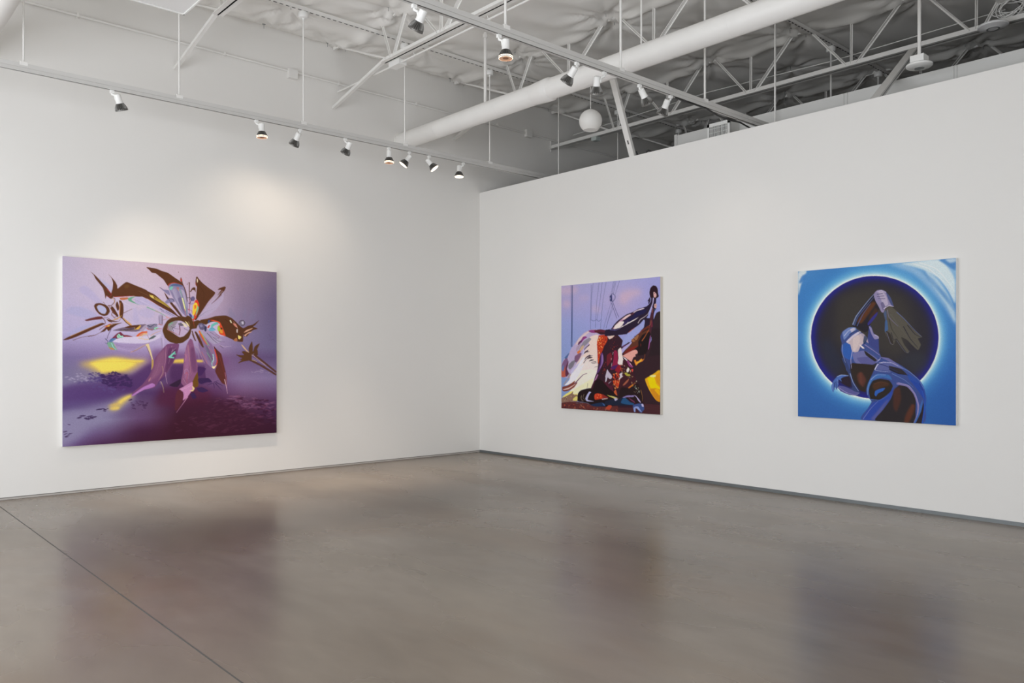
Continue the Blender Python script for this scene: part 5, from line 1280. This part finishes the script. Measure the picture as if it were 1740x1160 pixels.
# ------------------------------------------------------------ lighting tracks on their hanging rods
def light_track(y, x0, x1, rods, label, low=4.095):
    t = thing('lighting_track', label, 'lighting track', (0, y, low), 'lighting tracks')
    b = MB(); b.box((x0, y-.016, low), (x1, y+.016, low+.030)); b.box((x0, y-.020, low), (x1, y-.016, low+.012)); b.box((x0, y+.016, low), (x1, y+.020, low+.012))
    b.build('rail', M['track'], t)
    MB().box((x0, y-.020, low+.036), (x1, y+.020, low+.076)).build('support_channel', M['track'], t)
    MB().box((x0, y-.014, low+.030), (x1, y+.014, low+.036)).build('spacer', M['track'], t)
    MB().box((x0, y-.0145, low-.0012), (x1, y-.0065, low+.001)).build('slot', M['dark'], t)
    for x in rods:
        r = MB().tube([(x, y, low+.07), (x, y, 5.44)], .0085 if y > -2 else .011, 10).build('hanging_rod', M['steel'], t, True)
        MB().box((x-.035, y-.023, low+.055), (x+.035, y+.023, low+.092)).build('clamp', M['steel'], r, bevel=.004)
        MB().lathe([(.052,5.454),(.058,5.44),(.058,5.405),(.05,5.39),(.018,5.385),(.012,5.37)], Matrix.Translation((x,y,0)), 24).build('rod_canopy', M['white'], r, True)
    return t
t1 = light_track(-.985, -9.0, 6.2, (-7.70,-6.28,-4.87,-3.46,-2.05,-.63,.73,2.09,3.72,4.99), 'long white lighting track hung along the left wall')
light_track(-4.57, 1.35, 6.2, (2.10,3.48,4.9), 'white lighting track mostly hidden behind the rectangular duct, only its rods showing')
t2 = light_track(-4.57, -9.0, .775, (-7.7,-6.3,-4.9,-3.49,-2.04,-.68,.73), 'white lighting track crossing over the room to the partition')

# ------------------------------------------------------------ the room's spot lamps
FW = Vector((.66653, .74548, 0)); RT = Vector((.74548, -.66653, 0)); UP = Vector((0,0,1))
def spot(x, y, d, side, label, bright, group, watt, cone=82):
    """d = aim as (right, up, away); side = where the socket hangs beside its adapter"""
    z = 4.095
    d = (RT*d[0] + UP*d[1] + FW*d[2]).normalized()
    o = RT*side
    t = thing('track_spotlight', label, 'spotlight', (x, y, z), group)
    p0 = Vector((x, y, z))
    MB().box(p0 + Vector((-.02,-.014,-.030)), p0 + Vector((.02,.014,0))).build('track_adapter', M['white'], t, bevel=.003)
    k = p0 + Vector((0,0,-.030)); e = p0 + o*.45 + Vector((0,0,-.052)); a2 = p0 + o*.55 + Vector((0,0,-.085))
    MB().tube([k, k + Vector((0,0,-.012)), e, a2, a2 + d*.012], .0105, 10).build('arm', M['white'], t, True)
    c = p0 + o + Vector((0,0,-.085))                      # middle of the socket
    Q = d.to_track_quat('Z', 'Y').to_matrix().to_4x4(); Mx = Matrix.Translation(c) @ Q
    MB().lathe([(0,-.045),(.024,-.045),(.030,-.041),(.031,-.02),(.031,.036),(.034,.040),(.034,.044)], Mx, 28).build('socket', M['white'], t, True)
    lamp = MB().lathe([(.026,.040),(.036,.044),(.040,.052),(.047,.064),(.054,.078),(.058,.092),(.060,.104),(.060,.110)], Mx, 44, (22,.20,1,5)).build('reflector_lamp', M['fins'], t)
    if bright == 'full':
        MB().lathe([(.0585,.110),(.056,.1125),(.02,.1145),(0,.115)], Mx, 32).build('lens', M['lens_on'], lamp, True)
    else:
        if bright == 'ring':
            MB().lathe([(.0565,.096),(.0592,.098),(.0598,.105),(.0580,.112),(.0555,.113)], Mx, 40, None, False).build('lens_ring', M['lens_on'], lamp, True)
            k = .1125
        else:
            MB().lathe([(.060,.110),(.0605,.114),(.056,.115),(.055,.109)], Mx, 40, None, False).build('rim', M['fins'], lamp, True)
            k = .109
        MB().lathe([(.0570,k),(.03,k-.001),(.024,k-.0015)], Mx, 32, None, False).build('lens', M['lens_mid'], lamp, True)
        MB().lathe([(.024,k-.0014),(0,k-.0014)], Mx, 24).build('lens_core', M['lens_core'], lamp, True)
    L = bpy.data.lights.new('spot_beam', 'SPOT'); L.energy = watt; L.color = (1.0,.83,.66)
    L.spot_size = math.radians(cone); L.spot_blend = 1.0; L.shadow_soft_size = .04
    lo = bpy.data.objects.new('spot_beam', L); C.objects.link(lo)
    lo.location = c + d*.160; lo.rotation_euler = d.to_track_quat('-Z', 'Y').to_euler()
G1 = 'spotlights on the track along the left wall'; G2 = 'spotlights on the track over the room'
W1, W2 = SPOT_W
for a in ((-5.52, (.12,-1,.44), .062, 'white spotlight with dark finned lamp, hanging alone at the far left of the wall track', 'off', W1*.62, 80),
          (-4.03, (.02,-1,-.02), .062, 'wall track spotlight pointing straight down with a glowing ring, left of the second rod', 'ring', W1*5.0, 56),
          (-3.50, (-.60,-1,.42), -.03, 'wall track spotlight tilted left, right under a hanging rod', 'off', W1*.16, 112),
          (-2.91, (-.62,-1,.42), .045, 'wall track spotlight tilted left in the gap before the duct end', 'off', W1*.12, 112),
          (-2.29, (.0,-1,-.02), .004, 'wall track spotlight pointing straight down below the end of the duct', 'ring', W1*2.2, 48),
          (-1.98, (-.75,-1,-.10), -.012, 'wall track spotlight tilted left with its full white lens showing', 'full', W1*.06),
          (-1.67, (.80,-1,-.02), .004, 'wall track spotlight tilted right with a thin bright lens edge', 'full', W1*.10),
          (-1.10, (0,-1,-.12), -.055, 'brightest wall track spotlight, last one before the partition corner', 'full', W1*1.2, 48)):
    spot(a[0], -.985, a[1], a[2], a[3], a[4], G1, *a[5:])
for a in ((-4.40, (-.58,-1,.5), .055, 'large near spotlight tilted left at the top, closest of the room track', 'off', W2),
          (-3.56, (.0,-1,-.02), .055, 'room track spotlight pointing straight down with a glowing lens ring', 'ring', W2),
          (-2.64, (-.70,-1,.6), -.035, 'room track spotlight tilted left in front of the round duct', 'off', W2),
          (-2.27, (.0,-1,.5), -.07, 'room track spotlight hanging down just above the globe lamp', 'off', W2),
          (-1.76, (.62,-1,.55), .03, 'room track spotlight tilted right, past the slanted strut', 'off', W2),
          (-1.27, (-.36,-1,.5), -.045, 'warm lit spotlight at the partition end of the room track', 'off', W2)):
    spot(a[0], -4.57, a[1], a[2], a[3], a[4], G2, a[5])

# ------------------------------------------------------------ ducts
def round_duct(x, z, r, y0, y1, label, coupling=None, hang=()):
    t = thing('round_duct', label, 'air duct', (x, 0, z), 'round ducts')
    ys = [(y0, r)]
    b = MB(); b.tube([(x, y0, z), (x, y1, z)], r, 40); b.build('pipe', M['duct'], t, True)
    b = MB(); b.tube([(x, y0, z), (x, y0-.012, z), (x, y0-.05, z)], [r*1.0, r*1.05, r*1.05], 40); b.build('wall_collar', M['duct'], t, True)
    if coupling:
        b = MB(); c = coupling
        b.tube([(x, c+.14, z), (x, c+.12, z), (x, c+.06, z), (x, c-.02, z), (x, c-.11, z), (x, c-.13, z)], [r, r*1.035, r*1.05, r*1.10, r*1.12, r], 40)
        b.build('coupling', M['duct'], t, True)
    for q in (-.9, -2.15, -3.9, -5.4, -6.9):
        MB().tube([(x, q, z), (x, q-.012, z)], r*1.006, 40).build('seam', M['duct'], t, True)
    for h in hang:
        MB().tube([(x, h, z+r-.01), (x, h, 5.5)], .009, 8).build('hanger_rod', M['steel'], t, True)
    return t
round_duct(-1.45, 4.505, .118, -.001, -9.0, 'long white round duct running from the left wall over the partition side', -2.92, (-4.34, -6.6))
round_duct(-6.58, 4.505, .150, -.001, -9.0, 'near white round duct cut off by the top left corner', None, (-3.2,))
t = thing('vent_pipe', 'short thick white vertical pipe dropping from the roof into the duct', 'pipe', (-1.45,-1.87,4.6))
MB().tube([(-1.45,-1.87,4.622),(-1.45,-1.87,5.50)], .0195, 16).build('riser', M['steel'], t, True)
MB().tube([(-1.45,-1.87,5.43),(-1.45,-1.87,5.475)], .030, 16).build('pipe_collar', M['steel'], t, True)

# rectangular duct with a grille, behind the partition
t = thing('rectangular_duct', 'long grey white rectangular duct with a grille, behind the partition top', 'air duct', (.8,-3.1,3.9))
b = MB(); b.box((.8,-3.12,3.55),(1.25,-14.0,4.375)); b.build('duct_body', M['band'], t)
MB().box((.785,-3.08,3.55),(1.27,-3.12,4.385)).build('end_flange', M['band'], t)
for y in (-5.37,-5.41,-6.50,-6.53):
    MB().box((.796,y,3.55),(.80,y+.005,4.374)).build('seam', M['joint'], t)
g = MB(); g.box((.60,-3.73,3.6),(.80,-4.05,4.33)); g.build('grille_box', M['band'], t)
fr = MB()
for a, c in (((-3.73,3.6),(-3.76,4.34)), ((-4.02,3.6),(-4.05,4.34)), ((-3.73,4.30),(-4.05,4.34))):
    fr.box((.585, a[0], a[1]), (.605, c[0], c[1]))
fo = fr.build('grille_frame', M['white'], t)
MB().box((.590,-3.76,3.6),(.596,-4.02,4.30)).build('grille_dark', M['dark'], fo)
lo = MB()
for k in range(13):
    y = -3.772 - k*.0195
    lo.box((.584, y, 3.6), (.590, y-.008, 4.30))
for k in range(14):
    z = 3.62 + k*.05
    lo.box((.587, -3.76, z), (.589, -4.02, z+.004))
lo.build('louvres', M['white'], fo)

# ------------------------------------------------------------ conduits, boxes and cables
t = thing('wall_conduit', 'thin white conduit with two square boxes running high along the left wall', 'conduit', (0,0,5.1))
MB().tube([(-9.0,-.022,5.135),(-3.2,-.022,5.105),(.98,-.022,5.075),(6.0,-.022,5.03)], .014, 10).build('tube', M['steel'], t, True)
for x, z in ((-3.12,5.07),(1.0,5.075)):
    o = MB().box((x-.062,-.055,z-.058),(x+.062,0,z+.058)).build('junction_box', M['high_wall'], t, bevel=.004)
    MB().box((x-.06,-.058,z-.056),(x+.06,-.055,z+.056)).build('cover_plate', M['steel'], o)
for x in (-5.6,-4.0,-2.45,-1.2,.35,1.7):
    z = 5.135 - .0067*(x+9)*.75
    MB().box((x-.012,-.040,z-.022),(x+.012,0,z+.020)).build('pipe_strap', M['steel'], t)

t = thing('chord_conduit', 'thin white conduit under the joist chord, reaching the wall beside the brace', 'conduit', (-2.45,0,4.99))
MB().tube([(-2.45,-.001,5.0),(-2.45,-1.6,4.985),(-2.45,-7.5,4.99)], .011, 10).build('tube', M['steel'], t, True)
o = MB().box((-2.50,-1.30,4.955),(-2.385,-1.52,5.02)).build('junction_box', M['white'], t, bevel=.004)
for y in (-1.75, -3.1):
    MB().tube([(-2.45,y,5.04),(-2.435,y,5.0),(-2.44,y,4.968),(-2.46,y,4.968)], .005, 8).build('clip', M['steel'], t, True)

t = tag(MB().box((1.49,-.95,4.86),(1.59,-1.06,4.93)).build('junction_box', M['coating'], None, bevel=.004), 'small grey green box under the joist chord behind the globe lamp', 'electrical box')
t = tag(MB().tube([(1.66,-.4,5.10),(1.66,-3.0,5.16),(1.66,-4.8,5.10),(1.66,-6.7,5.12)], .006, 8).build('wire', M['cable'], None, True), 'thin pale wire strung above the joist chord behind the globe lamp', 'wire')

b = MB(); rnd = random.Random(4)
for k in range(7):
    pts = []
    R = .13 + rnd.uniform(-.025,.025); cx, cy, cz = 1.55, -6.78 + rnd.uniform(-.02,.02), 5.085 + rnd.uniform(-.01,.02)
    for i in range(33):
        a = 2*PI*i/32
        pts.append((cx + .03*math.sin(a+k), cy + R*math.cos(a), cz + R*.62*math.sin(a) + .03*math.sin(2*a+k)))
    b.tube(pts, .005, 8, False)
tag(b.build('cable_coil', M['cable'], None, True), 'coil of white cable resting on the joist chord by the girder', 'cable')

tag(MB().tube([(-1.19,-4.572,4.092),(-1.05,-4.575,4.082),(-.86,-4.572,4.090),(-.66,-4.572,4.092),(-.45,-4.572,4.058),(-.2,-4.575,4.052),(-.02,-4.572,4.070),(.25,-4.57,4.04),(.3,-4.57,3.9)], .009, 8).build('power_cable', M['black'], None, True),
    'black power cable sagging below the room track near the partition', 'cable')
tag(MB().tube([(.05,-3.045,4.05),(.05,-3.055,4.02),(.05,-3.08,3.997),(.05,-3.14,3.993),(.05,-3.19,3.995),(.05,-3.215,4.018),(.05,-3.24,4.030),(.05,-3.27,4.010),(.05,-3.30,3.993)], .008, 8).build('loose_cable', M['black'], None, True),
    'short loop of black cable lying on top of the partition', 'cable')

# ------------------------------------------------------------ struts from the partition to the joists
def strut(p, q, w, h, label):
    t = thing('channel_strut', label, 'strut', p, 'struts holding the partition')
    MB().bar(p, q, w, h, up=(0,0,1)).build('channel', M['steel'], t)
    P, Q = Vector(p), Vector(q); d = (Q-P).normalized(); s = d.cross(Vector((0,0,1))).normalized(); u = s.cross(d)
    return t, P, Q, d, s, u
t, P, Q, d, s, u = strut((.06,-2.99,3.96), (-.43,-3.02,5.02), .075, .045, 'white slanted strut with a slot, between the partition top and the round duct')
c = P + d*.20 - u*.023 if u.x > 0 else P + d*.20 + u*.023
MB().bar(c, c + d*.05, .016, .002, up=u).build('slot', M['dark'], t)
t, P, Q, d, s, u = strut((.02,-6.02,3.93), (1.47,-5.84,4.885), .085, .05, 'white slanted strut rising from the partition beside the hanging sensor disc')
for k in (-1, 1):
    MB().bar(P - s*k*.0425, Q - s*k*.0425, .003, .012, up=u).build('groove', M['grey'], t)

# ------------------------------------------------------------ globe lamp and ceiling devices
gx, gy, gz, gr = -.5, -2.77, 4.385, .142
t = thing('globe_pendant', 'white globe pendant lamp hanging on a thin rod just behind the duct', 'pendant lamp', (gx,gy,gz))
prof = []
for k in range(25):
    a = math.radians(28 + (142-28)*k/24) if False else math.radians(22 + (143-22)*k/24)
    prof.append((gr*math.sin(a), gr*math.cos(a)))
sh = MB(); sh.lathe([(0, prof[0][1])] + prof + [(prof[-1][0]*.94, prof[-1][1]+.004)] + [(r*.95, z) for r, z in prof[::-1][1:]] , Matrix.Translation((gx,gy,gz)), 48)
sh.f = [q for q in sh.f if len(q) == 4]; sh.m = [0]*len(sh.f)
sh.build('globe_shade', mat('opal_shade', (.80,.79,.76), .5, noise=.01), t, True)
MB().lathe([(0,-.108),(.080,-.108),(.084,-.1045),(0,-.1045)], Matrix.Translation((gx,gy,gz)), 40).build('diffuser', mat('frosted_diffuser', (.72,.71,.69), .6), t, True)
MB().lathe([(0,-.07),(.03,-.065),(.04,-.04),(.04,-.01),(.028,.03),(.02,.11)], Matrix.Translation((gx,gy,gz)), 24).build('bulb', mat('frosted_bulb', (.7,.7,.68), .5), t, True)
MB().tube([(gx,gy,gz+gr*.9),(gx,gy,5.022)], .005, 8).build('hanging_rod', M['steel'], t, True)
MB().lathe([(.04,5.022),(.04,5.008),(.015,4.995)], Matrix.Translation((gx,gy,0)), 24).build('rod_canopy', M['white'], t, True)

ax, ay, az = .30, -6.36, 4.285
t = thing('sensor_disc', 'white round sensor disc under a square box, on a thick pipe at right', 'ceiling sensor', (ax,ay,az), 'round ceiling devices')
MB().tube([(ax,ay,az+.10),(ax,ay,5.55)], .0165, 14).build('stem', M['steel'], t, True)
MB().box((ax-.065,ay-.065,az+.02),(ax+.065,ay+.065,az+.100)).build('square_box', M['white'], t, bevel=.006)
MB().lathe([(0,.022),(.108,.022),(.120,.014),(.118,.0),(.106,-.010),(.045,-.016),(.043,-.020),(0,-.021)], Matrix.Translation((ax,ay,az)), 48).build('disc', M['white'], t, True)
MB().lathe([(.045,-.0165),(.045,-.0215),(.040,-.0215)], Matrix.Translation((ax,ay,az)), 32).build('lens_ring', M['grey'], t, True)
MB().tube([(ax,ay,az+.10),(ax,ay,az+.115)], .010, 12).build('nut', M['grey'], t, True)
ax, ay, az = 1.38, -6.67, 4.875
t = thing('access_point', 'pale grey flying saucer shaped disc under the joist chord at top right', 'ceiling device', (ax,ay,az), 'round ceiling devices')
MB().lathe([(0,.028),(.10,.028),(.136,.016),(.143,.004),(.138,-.006),(.10,-.020),(.062,-.026),(.060,-.028),(0,-.030)], Matrix.Translation((ax,ay,az)), 56).build('disc', mat('pale_plastic', (.84,.84,.84), .4), t, True)
MB().lathe([(.062,-.0258),(.062,-.0285),(.058,-.0285)], Matrix.Translation((ax,ay,az)), 32).build('ring', M['grey'], t, True)
MB().box((ax-.03,ay-.03,az+.026),(1.478,ay+.03,az+.046)).build('mount', M['steel'], t)

# flat hanging panel, top left
t = thing('hanging_panel', 'flat white panel hung from the roof at the upper left', 'ceiling panel', (-5.31,-2.15,4.82))
MB().box((-5.60,-2.75,4.81),(-5.02,-1.55,4.835)).build('board', M['panel'], t, bevel=.003)
b = MB()
b.box((-5.605,-1.545,4.800),(-5.015,-1.56,4.838)); b.box((-5.605,-2.74,4.800),(-5.015,-2.755,4.838))
b.box((-5.605,-1.545,4.800),(-5.59,-2.755,4.838)); b.box((-5.03,-1.545,4.800),(-5.015,-2.755,4.838))
b.build('edge_frame', M['white'], t)
for x in (-5.5,-5.12):
    for y in (-1.65,-2.65):
        MB().tube([(x,y,4.83),(x,y,5.53)], .004, 6).build('hanging_wire', M['steel'], t, True)

# small washers that pin the sheeting to the roof
pin = None; nn = 0
for (px_, py_) in PINS:
    if not (-5.3 < px_ < 4.2 and -6.2 < py_ < -.05): continue
    if pin is None:
        b = MB(); b.lathe([(.022,0),(.022,-.002),(.004,-.003),(.003,-.055),(0,-.055)], Matrix(), 12)
        pin = b.build('sheeting_pin', M['grey'], None); o = pin
    else:
        o = pin.copy(); C.objects.link(o)
    zz = (5.585 if px_ < -.5 else 5.585 - .012*(px_+.5)) - .004
    o.location = (px_, py_, zz); nn += 1
    tag(o, 'small grey washer and nail pinning the white sheeting to the roof', 'fixing pin', 'pins holding the roof sheeting')

# ------------------------------------------------------------ paintings
def painted_mesh(name, art, W, H, nx, ny, place, gain, parent):
    """place(u, v): canvas metres (right, down) -> world; one mesh whose vertices carry the paint"""
    p = Painter(W, H, nx, ny); p.run(art)
    im = np.clip(p.img, 0, 1)
    rnd = np.random.RandomState(2); im = np.clip(im*(1 + rnd.normal(0, .018, im.shape[:2])[..., None]), 0, 1)
    lin = np.where(im <= .04045, im/12.92, ((im + .055)/1.055)**2.4)*np.array(gain)
    lin = np.clip(lin, 0, .92)
    us = np.linspace(0, W/1000, nx); vs = np.linspace(0, H/1000, ny)
    o0 = np.array(place(0, 0)); eu = np.array(place(1, 0)) - o0; ev = np.array(place(0, 1)) - o0
    V = (o0 + us[None, :, None]*eu + vs[:, None, None]*ev - np.array(parent_loc(parent))).reshape(-1, 3)
    i = np.arange(ny-1)[:, None]*nx + np.arange(nx-1)[None, :]
    F = np.stack([i, i+nx, i+nx+1, i+1], -1).reshape(-1, 4)
    me = bpy.data.meshes.new(name)
    me.vertices.add(len(V)); me.vertices.foreach_set('co', V.ravel())
    me.loops.add(F.size); me.loops.foreach_set('vertex_index', F.ravel())
    me.polygons.add(len(F)); me.polygons.foreach_set('loop_start', np.arange(len(F))*4)
    me.update(calc_edges=True)
    a = me.color_attributes.new('paint', 'FLOAT_COLOR', 'POINT')
    a.data.foreach_set('color', np.concatenate([lin.reshape(-1, 3), np.ones((nx*ny, 1))], 1).astype(np.float32).ravel())
    m = bpy.data.materials.new(name + '_paint'); m.use_nodes = True; nt = m.node_tree; b = nt.nodes['Principled BSDF']
    at = nt.nodes.new('ShaderNodeAttribute'); at.attribute_name = 'paint'
    nt.links.new(at.outputs['Color'], b.inputs['Base Color'])
    b.inputs['Roughness'].default_value = .6; b.inputs['Specular IOR Level'].default_value = .14
    n = nt.nodes.new('ShaderNodeTexNoise'); n.inputs['Scale'].default_value = 160
    tc = nt.nodes.new('ShaderNodeTexCoord'); nt.links.new(tc.outputs['Object'], n.inputs['Vector'])
    bp = nt.nodes.new('ShaderNodeBump'); bp.inputs['Strength'].default_value = .08; bp.inputs['Distance'].default_value = .001
    nt.links.new(n.outputs['Fac'], bp.inputs['Height']); nt.links.new(bp.outputs['Normal'], b.inputs['Normal'])
    me.materials.append(m)
    o = bpy.data.objects.new(name, me); C.objects.link(o); o.parent = parent
    return o

D = .05
t = thing('painting', 'large unframed painting of a brown metallic flower over a violet landscape', 'painting', (-4.548,0,.508))
MB().box((-5.751,-D,.508),(-3.346,-.001,2.524)).build('canvas', M['side'], t)
painted_mesh('painted_surface', ART_FLOWER, 2405, 2016, 440, 370, lambda u, v: (-5.751+u, -D-.0008, 2.524-v), GAIN_L, t)
t = thing('painting', 'smaller painting with a grey haired horse shape, wires and a yellow car', 'painting', (0,-2.657,.760))
MB().box((-D,-1.817,.760),(-.001,-3.497,2.430)).build('canvas', M['side_raw'], t)
painted_mesh('painted_surface', ART_HORSE, 1680, 1670, 270, 270, lambda u, v: (-D-.0008, -1.817-u, 2.430-v), GAIN_R, t)
t = thing('painting', 'blue painting of a dark figure before a black eclipsed sun', 'painting', (0,-6.048,.838))
MB().box((-D,-5.284,.838),(-.001,-6.813,2.349)).build('canvas', M['side'], t)
painted_mesh('painted_surface', ART_ECLIPSE, 1529, 1511, 340, 336, lambda u, v: (-D-.0008, -5.284-u, 2.349-v), GAIN_R, t)

# ------------------------------------------------------------ daylight, camera
w = bpy.data.worlds.new('daylight'); bpy.context.scene.world = w; w.use_nodes = True
bg = w.node_tree.nodes['Background']; bg.inputs['Color'].default_value = SKY + (1,); bg.inputs['Strength'].default_value = 1.0

cam = bpy.data.cameras.new('camera'); co = bpy.data.objects.new('camera', cam); C.objects.link(co)
cam.sensor_width = 36; cam.lens = 1362/1740*36
cam.shift_y = -(580 - 607.5)/1740
co.location = (-7.8555, -9.5337, 1.45)
co.rotation_euler = (PI/2, 0, math.radians(48.2 - 90))
cam.clip_start = .05
sc = bpy.context.scene; sc.camera = co
sc.view_settings.view_transform = 'Standard'; sc.view_settings.look = 'None'
sc.view_settings.gamma = 1; sc.view_settings.use_curve_mapping = False
sc.view_settings.exposure = EXPO
sc.cycles.adaptive_threshold = .005; sc.cycles.max_bounces = 10; sc.cycles.diffuse_bounces = 7; sc.cycles.glossy_bounces = 4
sc.cycles.sample_clamp_indirect = 8; sc.cycles.caustics_reflective = False; sc.cycles.caustics_refractive = False
